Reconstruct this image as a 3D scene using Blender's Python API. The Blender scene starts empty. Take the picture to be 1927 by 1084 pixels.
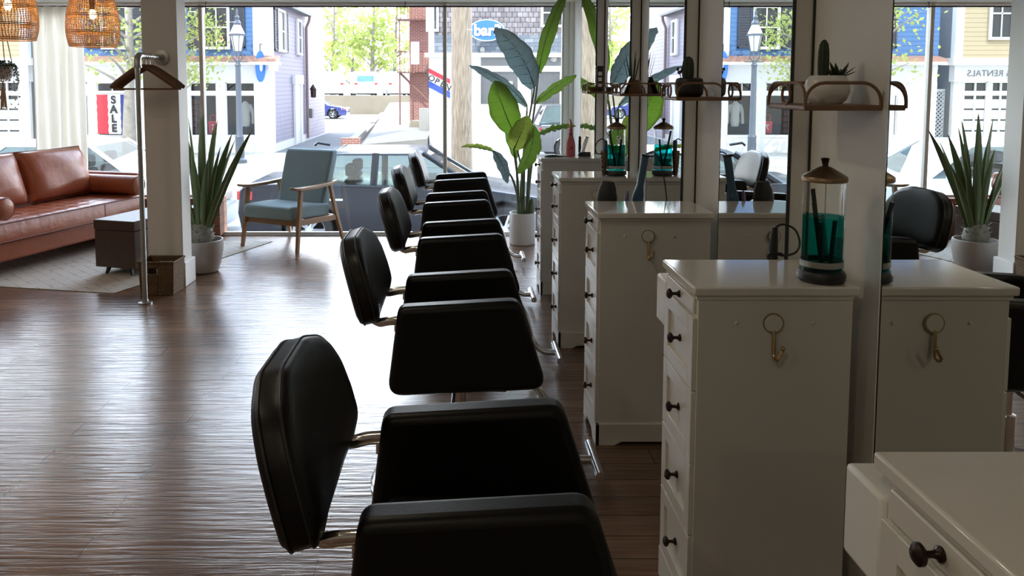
import bpy, bmesh, math, random
from mathutils import Vector, Matrix
random.seed(7)
C = bpy.context.scene.collection
PI = math.pi
R = math.radians

# ------------------------------------------------------------------ measuring
F_PX, CX, CY, EYE = 1500.0, 868.0, 279.62, 1.5
PITCH = math.atan(F_PX / 18500.0)
def at(u, v, Y):
    """world point seen at (u,v) of the 1927x1084 photograph, at true depth Y"""
    a = (u - CX) / F_PX; b = (CY - v) / F_PX
    d = (a, math.cos(PITCH) + b * math.sin(PITCH), -math.sin(PITCH) + b * math.cos(PITCH))
    k = Y / d[1]
    return Vector((d[0] * k, Y, EYE + d[2] * k))

# ------------------------------------------------------------------ materials
def mat(name, col, rough=0.5, metal=0.0, spec=0.5, coat=0.0, noise=None, bump=None, emit=None, sheen=0.0, trans=0.0, stretch=(1, 1, 1), sub=0.0):
    m = bpy.data.materials.new(name); m.use_nodes = True
    nt = m.node_tree; b = nt.nodes['Principled BSDF']
    b.inputs['Base Color'].default_value = (*col, 1)
    b.inputs['Roughness'].default_value = rough
    b.inputs['Metallic'].default_value = metal
    b.inputs['Specular IOR Level'].default_value = spec
    b.inputs['Coat Weight'].default_value = coat
    b.inputs['Sheen Weight'].default_value = sheen
    b.inputs['Transmission Weight'].default_value = trans
    if emit:
        b.inputs['Emission Color'].default_value = (*emit[0], 1)
        b.inputs['Emission Strength'].default_value = emit[1]
    if noise or bump:
        tc = nt.nodes.new('ShaderNodeTexCoord'); mp = nt.nodes.new('ShaderNodeMapping')
        mp.inputs['Scale'].default_value = stretch
        nt.links.new(tc.outputs['Object'], mp.inputs['Vector'])
    if noise:
        n = nt.nodes.new('ShaderNodeTexNoise'); n.inputs['Scale'].default_value = noise[0]; n.inputs['Detail'].default_value = 5
        nt.links.new(mp.outputs['Vector'], n.inputs['Vector'])
        mx = nt.nodes.new('ShaderNodeMix'); mx.data_type = 'RGBA'
        mx.inputs['A'].default_value = (*[c * (1 - noise[1]) for c in col], 1)
        mx.inputs['B'].default_value = (*[min(1, c * (1 + noise[1])) for c in col], 1)
        if len(noise) > 2: mx.inputs['B'].default_value = (*noise[2], 1)
        nt.links.new(n.outputs['Fac'], mx.inputs['Factor'])
        nt.links.new(mx.outputs['Result'], b.inputs['Base Color'])
    if bump:
        n2 = nt.nodes.new('ShaderNodeTexNoise'); n2.inputs['Scale'].default_value = bump[0]; n2.inputs['Detail'].default_value = 4
        nt.links.new(mp.outputs['Vector'], n2.inputs['Vector'])
        bp = nt.nodes.new('ShaderNodeBump'); bp.inputs['Strength'].default_value = bump[1]; bp.inputs['Distance'].default_value = 0.01
        nt.links.new(n2.outputs['Fac'], bp.inputs['Height'])
        nt.links.new(bp.outputs['Normal'], b.inputs['Normal'])
    return m

def _coord(nt, kind):
    """a flat 2-D pattern coordinate from object space: 'xy', 'xz', 'yz', 'hz' (x+y along, z up)"""
    tc = nt.nodes.new('ShaderNodeTexCoord'); s = nt.nodes.new('ShaderNodeSeparateXYZ'); c = nt.nodes.new('ShaderNodeCombineXYZ')
    nt.links.new(tc.outputs['Object'], s.inputs[0])
    if kind == 'hz':
        ad = nt.nodes.new('ShaderNodeMath'); ad.operation = 'ADD'
        nt.links.new(s.outputs['X'], ad.inputs[0]); nt.links.new(s.outputs['Y'], ad.inputs[1])
        nt.links.new(ad.outputs[0], c.inputs['X']); nt.links.new(s.outputs['Z'], c.inputs['Y'])
    else:
        nt.links.new(s.outputs[kind[0].upper()], c.inputs['X']); nt.links.new(s.outputs[kind[1].upper()], c.inputs['Y'])
    return c

def brick_mat(name, c1, c2, mortar, w, h, gap, kind='hz', rough=0.8, offset=0.5, bump=0.4, spec=0.5, grain=None, bias=0.0):
    m = bpy.data.materials.new(name); m.use_nodes = True
    nt = m.node_tree; b = nt.nodes['Principled BSDF']
    b.inputs['Roughness'].default_value = rough; b.inputs['Specular IOR Level'].default_value = spec
    c = _coord(nt, kind)
    br = nt.nodes.new('ShaderNodeTexBrick'); br.offset = offset
    br.inputs['Scale'].default_value = 1; br.inputs['Brick Width'].default_value = w; br.inputs['Row Height'].default_value = h
    br.inputs['Mortar Size'].default_value = gap; br.inputs['Mortar Smooth'].default_value = 0.1; br.inputs['Bias'].default_value = bias
    br.inputs['Color1'].default_value = (*c1, 1); br.inputs['Color2'].default_value = (*c2, 1); br.inputs['Mortar'].default_value = (*mortar, 1)
    nt.links.new(c.outputs[0], br.inputs['Vector'])
    bp = nt.nodes.new('ShaderNodeBump'); bp.invert = True; bp.inputs['Strength'].default_value = bump; bp.inputs['Distance'].default_value = 0.01
    nt.links.new(br.outputs['Fac'], bp.inputs['Height'])
    nt.links.new(bp.outputs['Normal'], b.inputs['Normal'])
    col = br.outputs['Color']
    if grain:                                   # (scale along, scale across, colour amount, bump strength)
        mp = nt.nodes.new('ShaderNodeMapping'); mp.inputs['Scale'].default_value = (grain[0], grain[1], 1)
        nt.links.new(c.outputs[0], mp.inputs['Vector'])
        n = nt.nodes.new('ShaderNodeTexNoise'); n.inputs['Scale'].default_value = 1; n.inputs['Detail'].default_value = 6; n.inputs['Distortion'].default_value = 0.6
        nt.links.new(mp.outputs[0], n.inputs['Vector'])
        rp = nt.nodes.new('ShaderNodeMapRange'); rp.inputs['From Min'].default_value = 0.25; rp.inputs['From Max'].default_value = 0.75
        rp.inputs['To Min'].default_value = 1 - grain[2]; rp.inputs['To Max'].default_value = 1 + grain[2]
        nt.links.new(n.outputs['Fac'], rp.inputs['Value'])
        mx = nt.nodes.new('ShaderNodeMix'); mx.data_type = 'RGBA'; mx.blend_type = 'MULTIPLY'; mx.inputs['Factor'].default_value = 1
        nt.links.new(col, mx.inputs['A']); nt.links.new(rp.outputs[0], mx.inputs['B'])
        col = mx.outputs['Result']
        bp2 = nt.nodes.new('ShaderNodeBump'); bp2.inputs['Strength'].default_value = grain[3]; bp2.inputs['Distance'].default_value = 0.004
        nt.links.new(n.outputs['Fac'], bp2.inputs['Height']); nt.links.new(bp.outputs['Normal'], bp2.inputs['Normal'])
        nt.links.new(bp2.outputs['Normal'], b.inputs['Normal'])
    nt.links.new(col, b.inputs['Base Color'])
    return m

def glass_mat(name, tint=(1, 1, 1), gloss=0.06, rough=0.0):
    m = bpy.data.materials.new(name); m.use_nodes = True
    nt = m.node_tree; nt.nodes.remove(nt.nodes['Principled BSDF'])
    o = nt.nodes['Material Output']
    t = nt.nodes.new('ShaderNodeBsdfTransparent'); t.inputs[0].default_value = (*tint, 1)
    g = nt.nodes.new('ShaderNodeBsdfGlossy'); g.inputs['Roughness'].default_value = rough
    f = nt.nodes.new('ShaderNodeFresnel'); f.inputs[0].default_value = 1.45
    mu = nt.nodes.new('ShaderNodeMath'); mu.operation = 'MULTIPLY'; mu.inputs[1].default_value = gloss / 0.04
    nt.links.new(f.outputs[0], mu.inputs[0])
    x = nt.nodes.new('ShaderNodeMixShader')
    nt.links.new(mu.outputs[0], x.inputs[0]); nt.links.new(t.outputs[0], x.inputs[1]); nt.links.new(g.outputs[0], x.inputs[2])
    nt.links.new(x.outputs[0], o.inputs[0])
    return m

def leafy(name, col, col2, trans=0.35, rough=0.45, scale=6.0):
    """leaf or thin cloth: diffuse + translucent + a little gloss"""
    m = bpy.data.materials.new(name); m.use_nodes = True
    nt = m.node_tree; b = nt.nodes['Principled BSDF']; o = nt.nodes['Material Output']
    b.inputs['Roughness'].default_value = rough
    tc = nt.nodes.new('ShaderNodeTexCoord'); n = nt.nodes.new('ShaderNodeTexNoise'); n.inputs['Scale'].default_value = scale
    nt.links.new(tc.outputs['Object'], n.inputs['Vector'])
    mx = nt.nodes.new('ShaderNodeMix'); mx.data_type = 'RGBA'
    mx.inputs['A'].default_value = (*col, 1); mx.inputs['B'].default_value = (*col2, 1)
    nt.links.new(n.outputs['Fac'], mx.inputs['Factor'])
    nt.links.new(mx.outputs['Result'], b.inputs['Base Color'])
    t = nt.nodes.new('ShaderNodeBsdfTranslucent'); nt.links.new(mx.outputs['Result'], t.inputs[0])
    x = nt.nodes.new('ShaderNodeMixShader'); x.inputs[0].default_value = trans
    nt.links.new(b.outputs[0], x.inputs[1]); nt.links.new(t.outputs[0], x.inputs[2]); nt.links.new(x.outputs[0], o.inputs[0])
    return m

# ------------------------------------------------------------------ mesh building
class MB:
    def __init__(s): s.bm = bmesh.new()
    def face(s, pts):
        try: return s.bm.faces.new([s.bm.verts.new(p) for p in pts])
        except ValueError: return None
    def box(s, x0, x1, y0, y1, z0, z1, M=None):
        v = [Vector((x, y, z)) for x in (x0, x1) for y in (y0, y1) for z in (z0, z1)]
        if M is not None: v = [M @ p for p in v]
        v = [s.bm.verts.new(p) for p in v]
        for f in ((0, 1, 3, 2), (4, 6, 7, 5), (0, 4, 5, 1), (2, 3, 7, 6), (0, 2, 6, 4), (1, 5, 7, 3)):
            s.bm.faces.new([v[i] for i in f])
        return s
    def rings(s, rings, cap=True, closed=False):
        vs = [[s.bm.verts.new(p) for p in r] for r in rings]
        n = len(vs[0]); m = len(vs)
        for i in range(m if closed else m - 1):
            a, b = vs[i], vs[(i + 1) % m]
            for j in range(n): s.bm.faces.new((a[j], a[(j + 1) % n], b[(j + 1) % n], b[j]))
        if cap and not closed:
            s.bm.faces.new(vs[0][::-1]); s.bm.faces.new(vs[-1])
        return s
    def tube(s, pts, r, n=8, closed=False, flat=1.0, up=None):
        pts = [Vector(p) for p in pts]; m = len(pts)
        rr = r if isinstance(r, (list, tuple)) else [r] * m
        rings = []; nrm = None
        for i, p in enumerate(pts):
            if closed: t = pts[(i + 1) % m] - pts[i - 1]
            else: t = pts[min(i + 1, m - 1)] - pts[max(i - 1, 0)]
            t.normalize()
            if nrm is None:
                a = Vector(up) if up else (Vector((0, 0, 1)) if abs(t.z) < 0.9 else Vector((1, 0, 0)))
                nrm = (a - t * a.dot(t)).normalized()
            else:
                nrm = (nrm - t * nrm.dot(t))
                nrm = nrm.normalized() if nrm.length > 1e-6 else t.orthogonal().normalized()
            bn = t.cross(nrm)
            rings.append([p + (nrm * math.cos(2 * PI * k / n) + bn * math.sin(2 * PI * k / n) * flat) * rr[i] for k in range(n)])
        return s.rings(rings, True, closed)
    def lathe(s, prof, n=24, M=None, cap=True):
        rings = []
        for r, z in prof:
            ring = [Vector((max(r, 1e-4) * math.cos(2 * PI * k / n), max(r, 1e-4) * math.sin(2 * PI * k / n), z)) for k in range(n)]
            if M is not None: ring = [M @ p for p in ring]
            rings.append(ring)
        return s.rings(rings, cap)
    def prism(s, poly, fn, t0, t1):
        return s.rings([[Vector(fn(a, b, t0)) for a, b in poly], [Vector(fn(a, b, t1)) for a, b in poly]], True)
    def ball(s, c, rx, ry=None, rz=None, u=12, v=8, M=None):
        ry = ry or rx; rz = rz or rx; c = Vector(c); rings = []
        for i in range(v + 1):
            th = PI * i / v
            q = max(math.sin(th), 1e-3)
            ring = [Vector((rx * q * math.cos(2 * PI * k / u), ry * q * math.sin(2 * PI * k / u), -rz * math.cos(th))) for k in range(u)]
            if M is not None: ring = [M @ p for p in ring]
            rings.append([c + p for p in ring])
        return s.rings(rings, True)
    def build(s, name, m, parent=None, loc=None, rot=None, bevel=None, seg=2, smooth=40, sub=0, solid=None):
        bmesh.ops.recalc_face_normals(s.bm, faces=s.bm.faces[:])
        me = bpy.data.meshes.new(name); s.bm.to_mesh(me); s.bm.free()
        me.materials.append(m)
        if smooth:
            me.polygons.foreach_set('use_smooth', [True] * len(me.polygons))
            if not sub: me.set_sharp_from_angle(angle=R(smooth))
        o = bpy.data.objects.new(name, me); C.objects.link(o)
        if parent is not None: o.parent = parent
        if loc is not None: o.location = loc
        if rot is not None: o.rotation_euler = rot
        if solid:
            k = o.modifiers.new('Solid', 'SOLIDIFY'); k.thickness = solid; k.offset = 0
        if bevel:
            k = o.modifiers.new('Bevel', 'BEVEL'); k.width = bevel; k.segments = seg; k.limit_method = 'ANGLE'; k.angle_limit = R(40)
            k.harden_normals = False
        if sub:
            k = o.modifiers.new('Sub', 'SUBSURF'); k.levels = sub; k.render_levels = sub
        return o

def boxo(name, m, parent, x0, x1, y0, y1, z0, z1, bevel=None, seg=2):
    return MB().box(x0, x1, y0, y1, z0, z1).build(name, m, parent, bevel=bevel, seg=seg)
def roundpoly(pts, rads, n=5):
    out = []; m = len(pts)
    for i, p in enumerate(pts):
        r = rads[i] if isinstance(rads, (list, tuple)) else rads
        p = Vector((*p, 0)); a = Vector((*pts[i - 1], 0)) - p; b = Vector((*pts[(i + 1) % m], 0)) - p
        if r <= 0: out.append((p.x, p.y)); continue
        ang = a.angle(b); d = min(r / math.tan(ang / 2), a.length * 0.49, b.length * 0.49)
        p0 = p + a.normalized() * d; p1 = p + b.normalized() * d
        for k in range(n + 1):
            t = k / n
            q = p0 * (1 - t) ** 2 + p * 2 * t * (1 - t) + p1 * t * t
            out.append((q.x, q.y))
    return out
def circle(c, r, ax, ay, n=24, a0=0, a1=2 * PI, endpoint=False):
    c = Vector(c); ax = Vector(ax); ay = Vector(ay)
    m = n if not endpoint else n - 1
    return [c + ax * r * math.cos(a0 + (a1 - a0) * k / m) + ay * r * math.sin(a0 + (a1 - a0) * k / m) for k in range(n)]
def smoothpath(pts, n=6):
    """Catmull-Rom through the points"""
    P = [Vector(p) for p in pts]; P = [P[0] * 2 - P[1]] + P + [P[-1] * 2 - P[-2]]
    out = []
    for i in range(1, len(P) - 2):
        for k in range(n):
            t = k / n; p0, p1, p2, p3 = P[i - 1], P[i], P[i + 1], P[i + 2]
            out.append(0.5 * ((2 * p1) + (p2 - p0) * t + (2 * p0 - 5 * p1 + 4 * p2 - p3) * t * t + (3 * p1 - p0 - 3 * p2 + p3) * t ** 3))
    out.append(P[-2]); return out

# ------------------------------------------------------------------ naming
def tag(o, label=None, cat=None, group=None, kind=None):
    if label: o['label'] = label
    if cat: o['category'] = cat
    if group: o['group'] = group
    if kind: o['kind'] = kind
    return o
def thing(name, label, cat, loc=(0, 0, 0), rz=0.0, group=None):
    o = bpy.data.objects.new(name, None); C.objects.link(o)
    o.empty_display_size = 0.1; o.location = loc; o.rotation_euler = (0, 0, rz)
    return tag(o, label, cat, group)
def struct(o): o['kind'] = 'structure'; return o
def dup(root, loc, rz, label=None, group=None):
    r = root.copy(); C.objects.link(r); r.location = loc; r.rotation_euler = (0, 0, rz)
    if label: r['label'] = label
    if group: r['group'] = group
    for ch in list(root.children):
        c = ch.copy(); C.objects.link(c); c.parent = r
        for g in list(ch.children):
            d = g.copy(); C.objects.link(d); d.parent = c
    return r
def text(body, size, m, parent, loc, rot, name='lettering', extrude=0.002, xs=1.0, align='CENTER', bold=0.0):
    cu = bpy.data.curves.new(name, 'FONT'); cu.body = body; cu.size = size; cu.extrude = extrude
    cu.align_x = align; cu.align_y = 'CENTER'; cu.offset = bold
    o = bpy.data.objects.new(name, cu); C.objects.link(o); o.parent = parent
    o.location = loc; o.rotation_euler = rot; o.scale = (xs, 1, 1)
    cu.materials.append(m)
    me = bpy.data.meshes.new_from_object(o); me.name = name
    bpy.data.objects.remove(o); bpy.data.curves.remove(cu)
    o = bpy.data.objects.new(name, me); C.objects.link(o); o.parent = parent
    o.location = loc; o.rotation_euler = rot; o.scale = (xs, 1, 1)
    return o

# ------------------------------------------------------------------ material library
W_PAINT = mat('wall_paint', (0.76, 0.745, 0.70), 0.6, noise=(3, 0.02))
CEIL_M = mat('ceiling_paint', (0.75, 0.74, 0.71), 0.8, noise=(3, 0.02))
TRIM_W = mat('trim_white', (0.85, 0.845, 0.82), 0.45, noise=(4, 0.02))
CAB_W = mat('cabinet_white', (0.74, 0.72, 0.67), 0.38, noise=(5, 0.02))
MARBLE = mat('marble_top', (0.78, 0.76, 0.71), 0.10, spec=0.6, noise=(7, 0.07))
BRONZE = mat('dark_bronze', (0.045, 0.03, 0.025), 0.3, 0.85, noise=(30, 0.2))
OLD_BRASS = mat('aged_brass', (0.26, 0.18, 0.11), 0.36, 0.9, noise=(30, 0.1))
BRASS = mat('brass', (0.50, 0.36, 0.18), 0.28, 0.95, noise=(30, 0.08))
CHROME = mat('chrome', (0.72, 0.72, 0.72), 0.14, 1.0, noise=(8, 0.03))
STEEL = mat('galvanised_steel', (0.42, 0.42, 0.40), 0.38, 0.9, noise=(25, 0.2))
VINYL = mat('black_vinyl', (0.0035, 0.0035, 0.0035), 0.40, spec=0.26, bump=(140, 0.05), noise=(6, 0.15))
PIPING = mat('black_piping', (0.006, 0.006, 0.006), 0.45, noise=(6, 0.1))
BLACK = mat('black_plastic', (0.012, 0.012, 0.013), 0.35, noise=(12, 0.15))
MIRROR = mat('mirror_silver', (0.86, 0.89, 0.87), 0.0, 1.0)
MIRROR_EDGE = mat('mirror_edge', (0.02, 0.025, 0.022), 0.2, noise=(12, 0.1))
PANE = glass_mat('window_glass', (0.985, 0.995, 0.99), 0.03)
JAR_GLASS = glass_mat('jar_glass', (0.97, 0.99, 0.98), 0.014)
LIQUID = glass_mat('teal_liquid', (0.06, 0.60, 0.58), 0.008)
LEATHER = mat('cognac_leather', (0.34, 0.098, 0.045), 0.34, spec=0.5, noise=(5, 0.22), bump=(14, 0.35))
LEATHER_D = mat('leather_seam', (0.16, 0.04, 0.02), 0.5, noise=(9, 0.2))
WALNUT = mat('walnut', (0.060, 0.030, 0.018), 0.4, noise=(3, 0.4), stretch=(14, 2, 14))
OAK = mat('light_oak', (0.36, 0.20, 0.09), 0.45, noise=(5, 0.25), stretch=(12, 12, 3))
KNEE = brick_mat('reclaimed_planks', (0.24, 0.10, 0.05), (0.17, 0.07, 0.04), (0.05, 0.025, 0.015), 1.1, 0.11, 0.004, 'hz', 0.6, grain=(3, 40, 0.3, 0.2))
BLUE_FAB = mat('blue_grey_tweed', (0.29, 0.41, 0.46), 0.95, noise=(260, 0.25), bump=(400, 0.3), sheen=0.2)
RATTAN = mat('rattan', (0.70, 0.46, 0.23), 0.55, noise=(20, 0.25))
SEAGRASS = brick_mat('seagrass_weave', (0.26, 0.16, 0.075), (0.19, 0.11, 0.05), (0.06, 0.035, 0.018), 0.035, 0.013, 0.003, 'hz', 0.85, bump=1.0)
CURTAIN_M = leafy('cream_linen', (0.86, 0.82, 0.74), (0.92, 0.89, 0.82), 0.72, 0.9, 3)
POT_GREY = mat('matte_grey_pot', (0.40, 0.36, 0.33), 0.6, noise=(10, 0.05))
POT_WHITE = mat('white_ceramic', (0.80, 0.79, 0.77), 0.3, noise=(6, 0.02))
POT_BLACK = mat('black_ceramic', (0.012, 0.012, 0.012), 0.45, noise=(6, 0.1))
POT_BROWN = mat('brown_wood_pot', (0.20, 0.11, 0.055), 0.5, noise=(10, 0.25))
SOIL = mat('soil', (0.05, 0.035, 0.025), 0.95, noise=(40, 0.5), bump=(60, 0.8))
AGAVE_M = leafy('agave_leaf', (0.075, 0.12, 0.055), (0.14, 0.19, 0.07), 0.12, 0.4, 5)
AGAVE_E = mat('agave_edge', (0.30, 0.33, 0.14), 0.5, noise=(20, 0.2))
AGAVE_T = mat('agave_trunk', (0.26, 0.25, 0.20), 0.8, noise=(30, 0.35), bump=(50, 0.8))
LEAF_G = leafy('bright_leaf', (0.33, 0.47, 0.13), (0.42, 0.55, 0.17), 0.6, 0.35, 4)
LEAF_Y = leafy('yellow_green_leaf', (0.50, 0.58, 0.20), (0.58, 0.64, 0.25), 0.66, 0.35, 4)
LEAF_D = leafy('dusky_leaf', (0.30, 0.38, 0.39), (0.48, 0.57, 0.58), 0.5, 0.35, 5)
LEAF_RIB = mat('leaf_rib', (0.05, 0.10, 0.025), 0.5, noise=(10, 0.2))
STALK = mat('green_stalk', (0.10, 0.13, 0.05), 0.5, noise=(10, 0.25))
CACTUS = mat('cactus_green', (0.035, 0.055, 0.03), 0.7, noise=(40, 0.5), bump=(80, 0.6))
SUCC = leafy('succulent_leaf', (0.03, 0.06, 0.03), (0.05, 0.085, 0.045), 0.1, 0.5, 8)
TWIG = mat('twig_bark', (0.09, 0.055, 0.035), 0.8, noise=(30, 0.3))
SHELF_WOOD = mat('shelf_wood', (0.22, 0.12, 0.065), 0.45, noise=(6, 0.3), stretch=(3, 3, 12))
PINK = mat('pink_bottle', (0.62, 0.16, 0.18), 0.35, noise=(8, 0.06))
PINK_D = mat('dark_pink_label', (0.35, 0.05, 0.08), 0.4, noise=(8, 0.06))
BLUE_T = mat('blue_tool', (0.045, 0.10, 0.17), 0.35, noise=(8, 0.12))
SILVER = mat('satin_silver', (0.62, 0.63, 0.65), 0.28, 0.9, noise=(10, 0.05))
LEOPARD = brick_mat('leopard_print', (0.50, 0.30, 0.13), (0.30, 0.16, 0.06), (0.02, 0.012, 0.008), 0.014, 0.011, 0.0028, 'hz', 0.4, bump=0.1)
PURPLE = mat('violet_plastic', (0.16, 0.13, 0.28), 0.4, noise=(8, 0.1))
BULB = mat('warm_bulb', (1, 0.7, 0.4), 0.4, emit=((1, 0.55, 0.22), 22.0), noise=(5, 0.02))
ROD_M = mat('rod_iron', (0.06, 0.03, 0.025), 0.5, noise=(20, 0.2))
HANGER_W = mat('dark_hanger_wood', (0.16, 0.075, 0.035), 0.38, noise=(8, 0.3))
FLOOR_M = brick_mat('scraped_plank_floor', (0.215, 0.128, 0.083), (0.145, 0.086, 0.056), (0.03, 0.02, 0.014), 1.22, 0.127, 0.0022, 'xy', 0.21, 0.37, 0.25, 0.55, grain=(3.2, 50, 0.34, 0.6))
RUG_M = None
# ================================================================== the room
XW = 1.09          # niche wall behind the cabinets
XM = 1.02          # face of the mirrors
YW = 7.85          # glass front
CEIL = 2.75
struct(boxo('floor', FLOOR_M, None, -7.2, 1.3, -4.6, 7.9, -0.12, 0))
struct(boxo('ceiling', CEIL_M, None, -7.2, 1.3, -4.6, 7.98, CEIL, CEIL + 0.15))
struct(boxo('wall_right', W_PAINT, None, XW, XW + 0.2, -4.6, 7.8, 0, CEIL))
struct(boxo('wall_left', W_PAINT, None, -7.2, -7.0, -4.6, 7.98, 0, CEIL))
struct(boxo('wall_back', W_PAINT, None, -7.0, XW, -4.6, -4.4, 0, CEIL))
# glass front: header, jamb, knee wall, panes between mullions
struct(boxo('wall_front_header', mat('cream_paint', (0.86, 0.80, 0.66), 0.6, noise=(3, 0.03)), None, -7.0, XW, YW - 0.52, YW + 0.15, 2.288, CEIL))
struct(boxo('wall_front_shade_mass', W_PAINT, None, -9.5, 6.0, 7.55, 7.98, CEIL + 0.15, 5.6))  # unseen upper storey added so its shade falls on the parked sedan
struct(boxo('wall_front_pier', W_PAINT, None, 1.11, 6.0, YW - 0.05, YW + 0.15, -0.85, CEIL + 0.2))
jm = MB()
jm.box(1.0, 1.045, YW - 0.06, YW + 0.04, 0, 2.29); jm.box(1.05, 1.09, YW - 0.10, YW + 0.02, 0, CEIL)
struct(jm.build('trim_1', TRIM_W, bevel=0.004))
struct(boxo('wall_front_sill', TRIM_W, None, -7.0, 1.3, YW - 0.035, YW + 0.12, -0.85, 0.012))
struct(boxo('wall_front_knee', KNEE, None, -7.0, -2.36, YW - 0.14, YW + 0.10, 0.012, 0.385, bevel=0.006))
struct(boxo('trim_2', TRIM_W, None, -7.0, 1.0, YW - 0.03, YW + 0.03, 2.262, 2.287, bevel=0.006))
FRAME_ALU = mat('window_frame_paint', (0.62, 0.60, 0.55), 0.4, noise=(8, 0.04))
edges_w = [-6.95, -4.9, -2.534, -0.16, 1.0]
for i in range(4):
    x0, x1 = edges_w[i], edges_w[i + 1]
    zb = 0.385 if i < 2 else 0.012
    w = thing('window_%d' % (i + 1), None, None, ((x0 + x1) / 2, YW, 0)); struct(w)
    h = (x1 - x0) / 2
    bl = min(h, 3)
    if i == 2:
        pass
    boxo('pane', PANE, w, -h + 0.012, h - 0.012, -0.004, 0.004, zb, 2.29)
    f = MB(); f.box(h - 0.018, h + 0.018, -0.045, 0.03, zb, 2.29)
    if i == 0: f.box(-h - 0.02, -h + 0.02, -0.045, 0.03, zb, 2.29)
    f.build('mullion', FRAME_ALU, w, bevel=0.004)
    boxo('bottom_rail', FRAME_ALU, w, -h, h, -0.02, 0.02, zb, zb + 0.02)
# column between the waiting corner and the salon
cl = boxo('column', W_PAINT, None, -2.315, -2.058, 5.815, 6.005, 0, CEIL, bevel=0.004); struct(cl)
bs = MB(); bs.box(-2.335, -2.038, 5.795, 6.025, 0, 0.185); bs.build('baseboard_column', TRIM_W, cl, bevel=0.006)
struct(boxo('baseboard_right', TRIM_W, None, XW - 0.014, XW, 6.9, 7.79, 0, 0.14, bevel=0.003))

# mirrors on boxed-out panels between the cabinets
mirror_spans = [(1.26, 1.90), (2.48, 3.13), (3.68, 4.37), (4.86, 5.58), (6.09, 6.82)]
mlabels = ['tall wall mirror beside the green jar cabinet, reflecting its brass hook and the agave',
           'wall mirror above the hair dryer cabinet, reflecting the blue shop and street lamp',
           'narrow-looking wall mirror reflecting the lavender house and the green jar with blue liquid',
           'wall mirror seen beyond the black cactus pot, reflecting the dusky big leaf',
           'last wall mirror before the window, reflecting the long bright leaf']
for (y0, y1), lb in zip(mirror_spans, mlabels):
    m = thing('wall_mirror', lb, 'mirror', (XM, (y0 + y1) / 2, 0.0), 0, 'mirrors along the right wall')
    h = (y1 - y0) / 2
    boxo('backing_panel', W_PAINT, m, 0.010, XW - XM, -h, h + 0.03, 0.0, CEIL, bevel=0.002)
    boxo('mirror_glass', MIRROR, m, 0.0, 0.006, -h, h, 0.12, CEIL - 0.02)
    e = MB(); e.box(-0.001, 0.0095, -h - 0.004, -h - 0.0002, 0.12, CEIL - 0.02); e.box(-0.001, 0.0095, h + 0.0002, h + 0.004, 0.12, CEIL - 0.02)
    e.build('glass_edge', MIRROR_EDGE, m, smooth=0)
    boxo('shadow_strip', MIRROR_EDGE, m, XW - XM - 0.007, XW - XM - 0.0005, -h - 0.005, -h - 0.0005, 0, CEIL)

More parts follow.
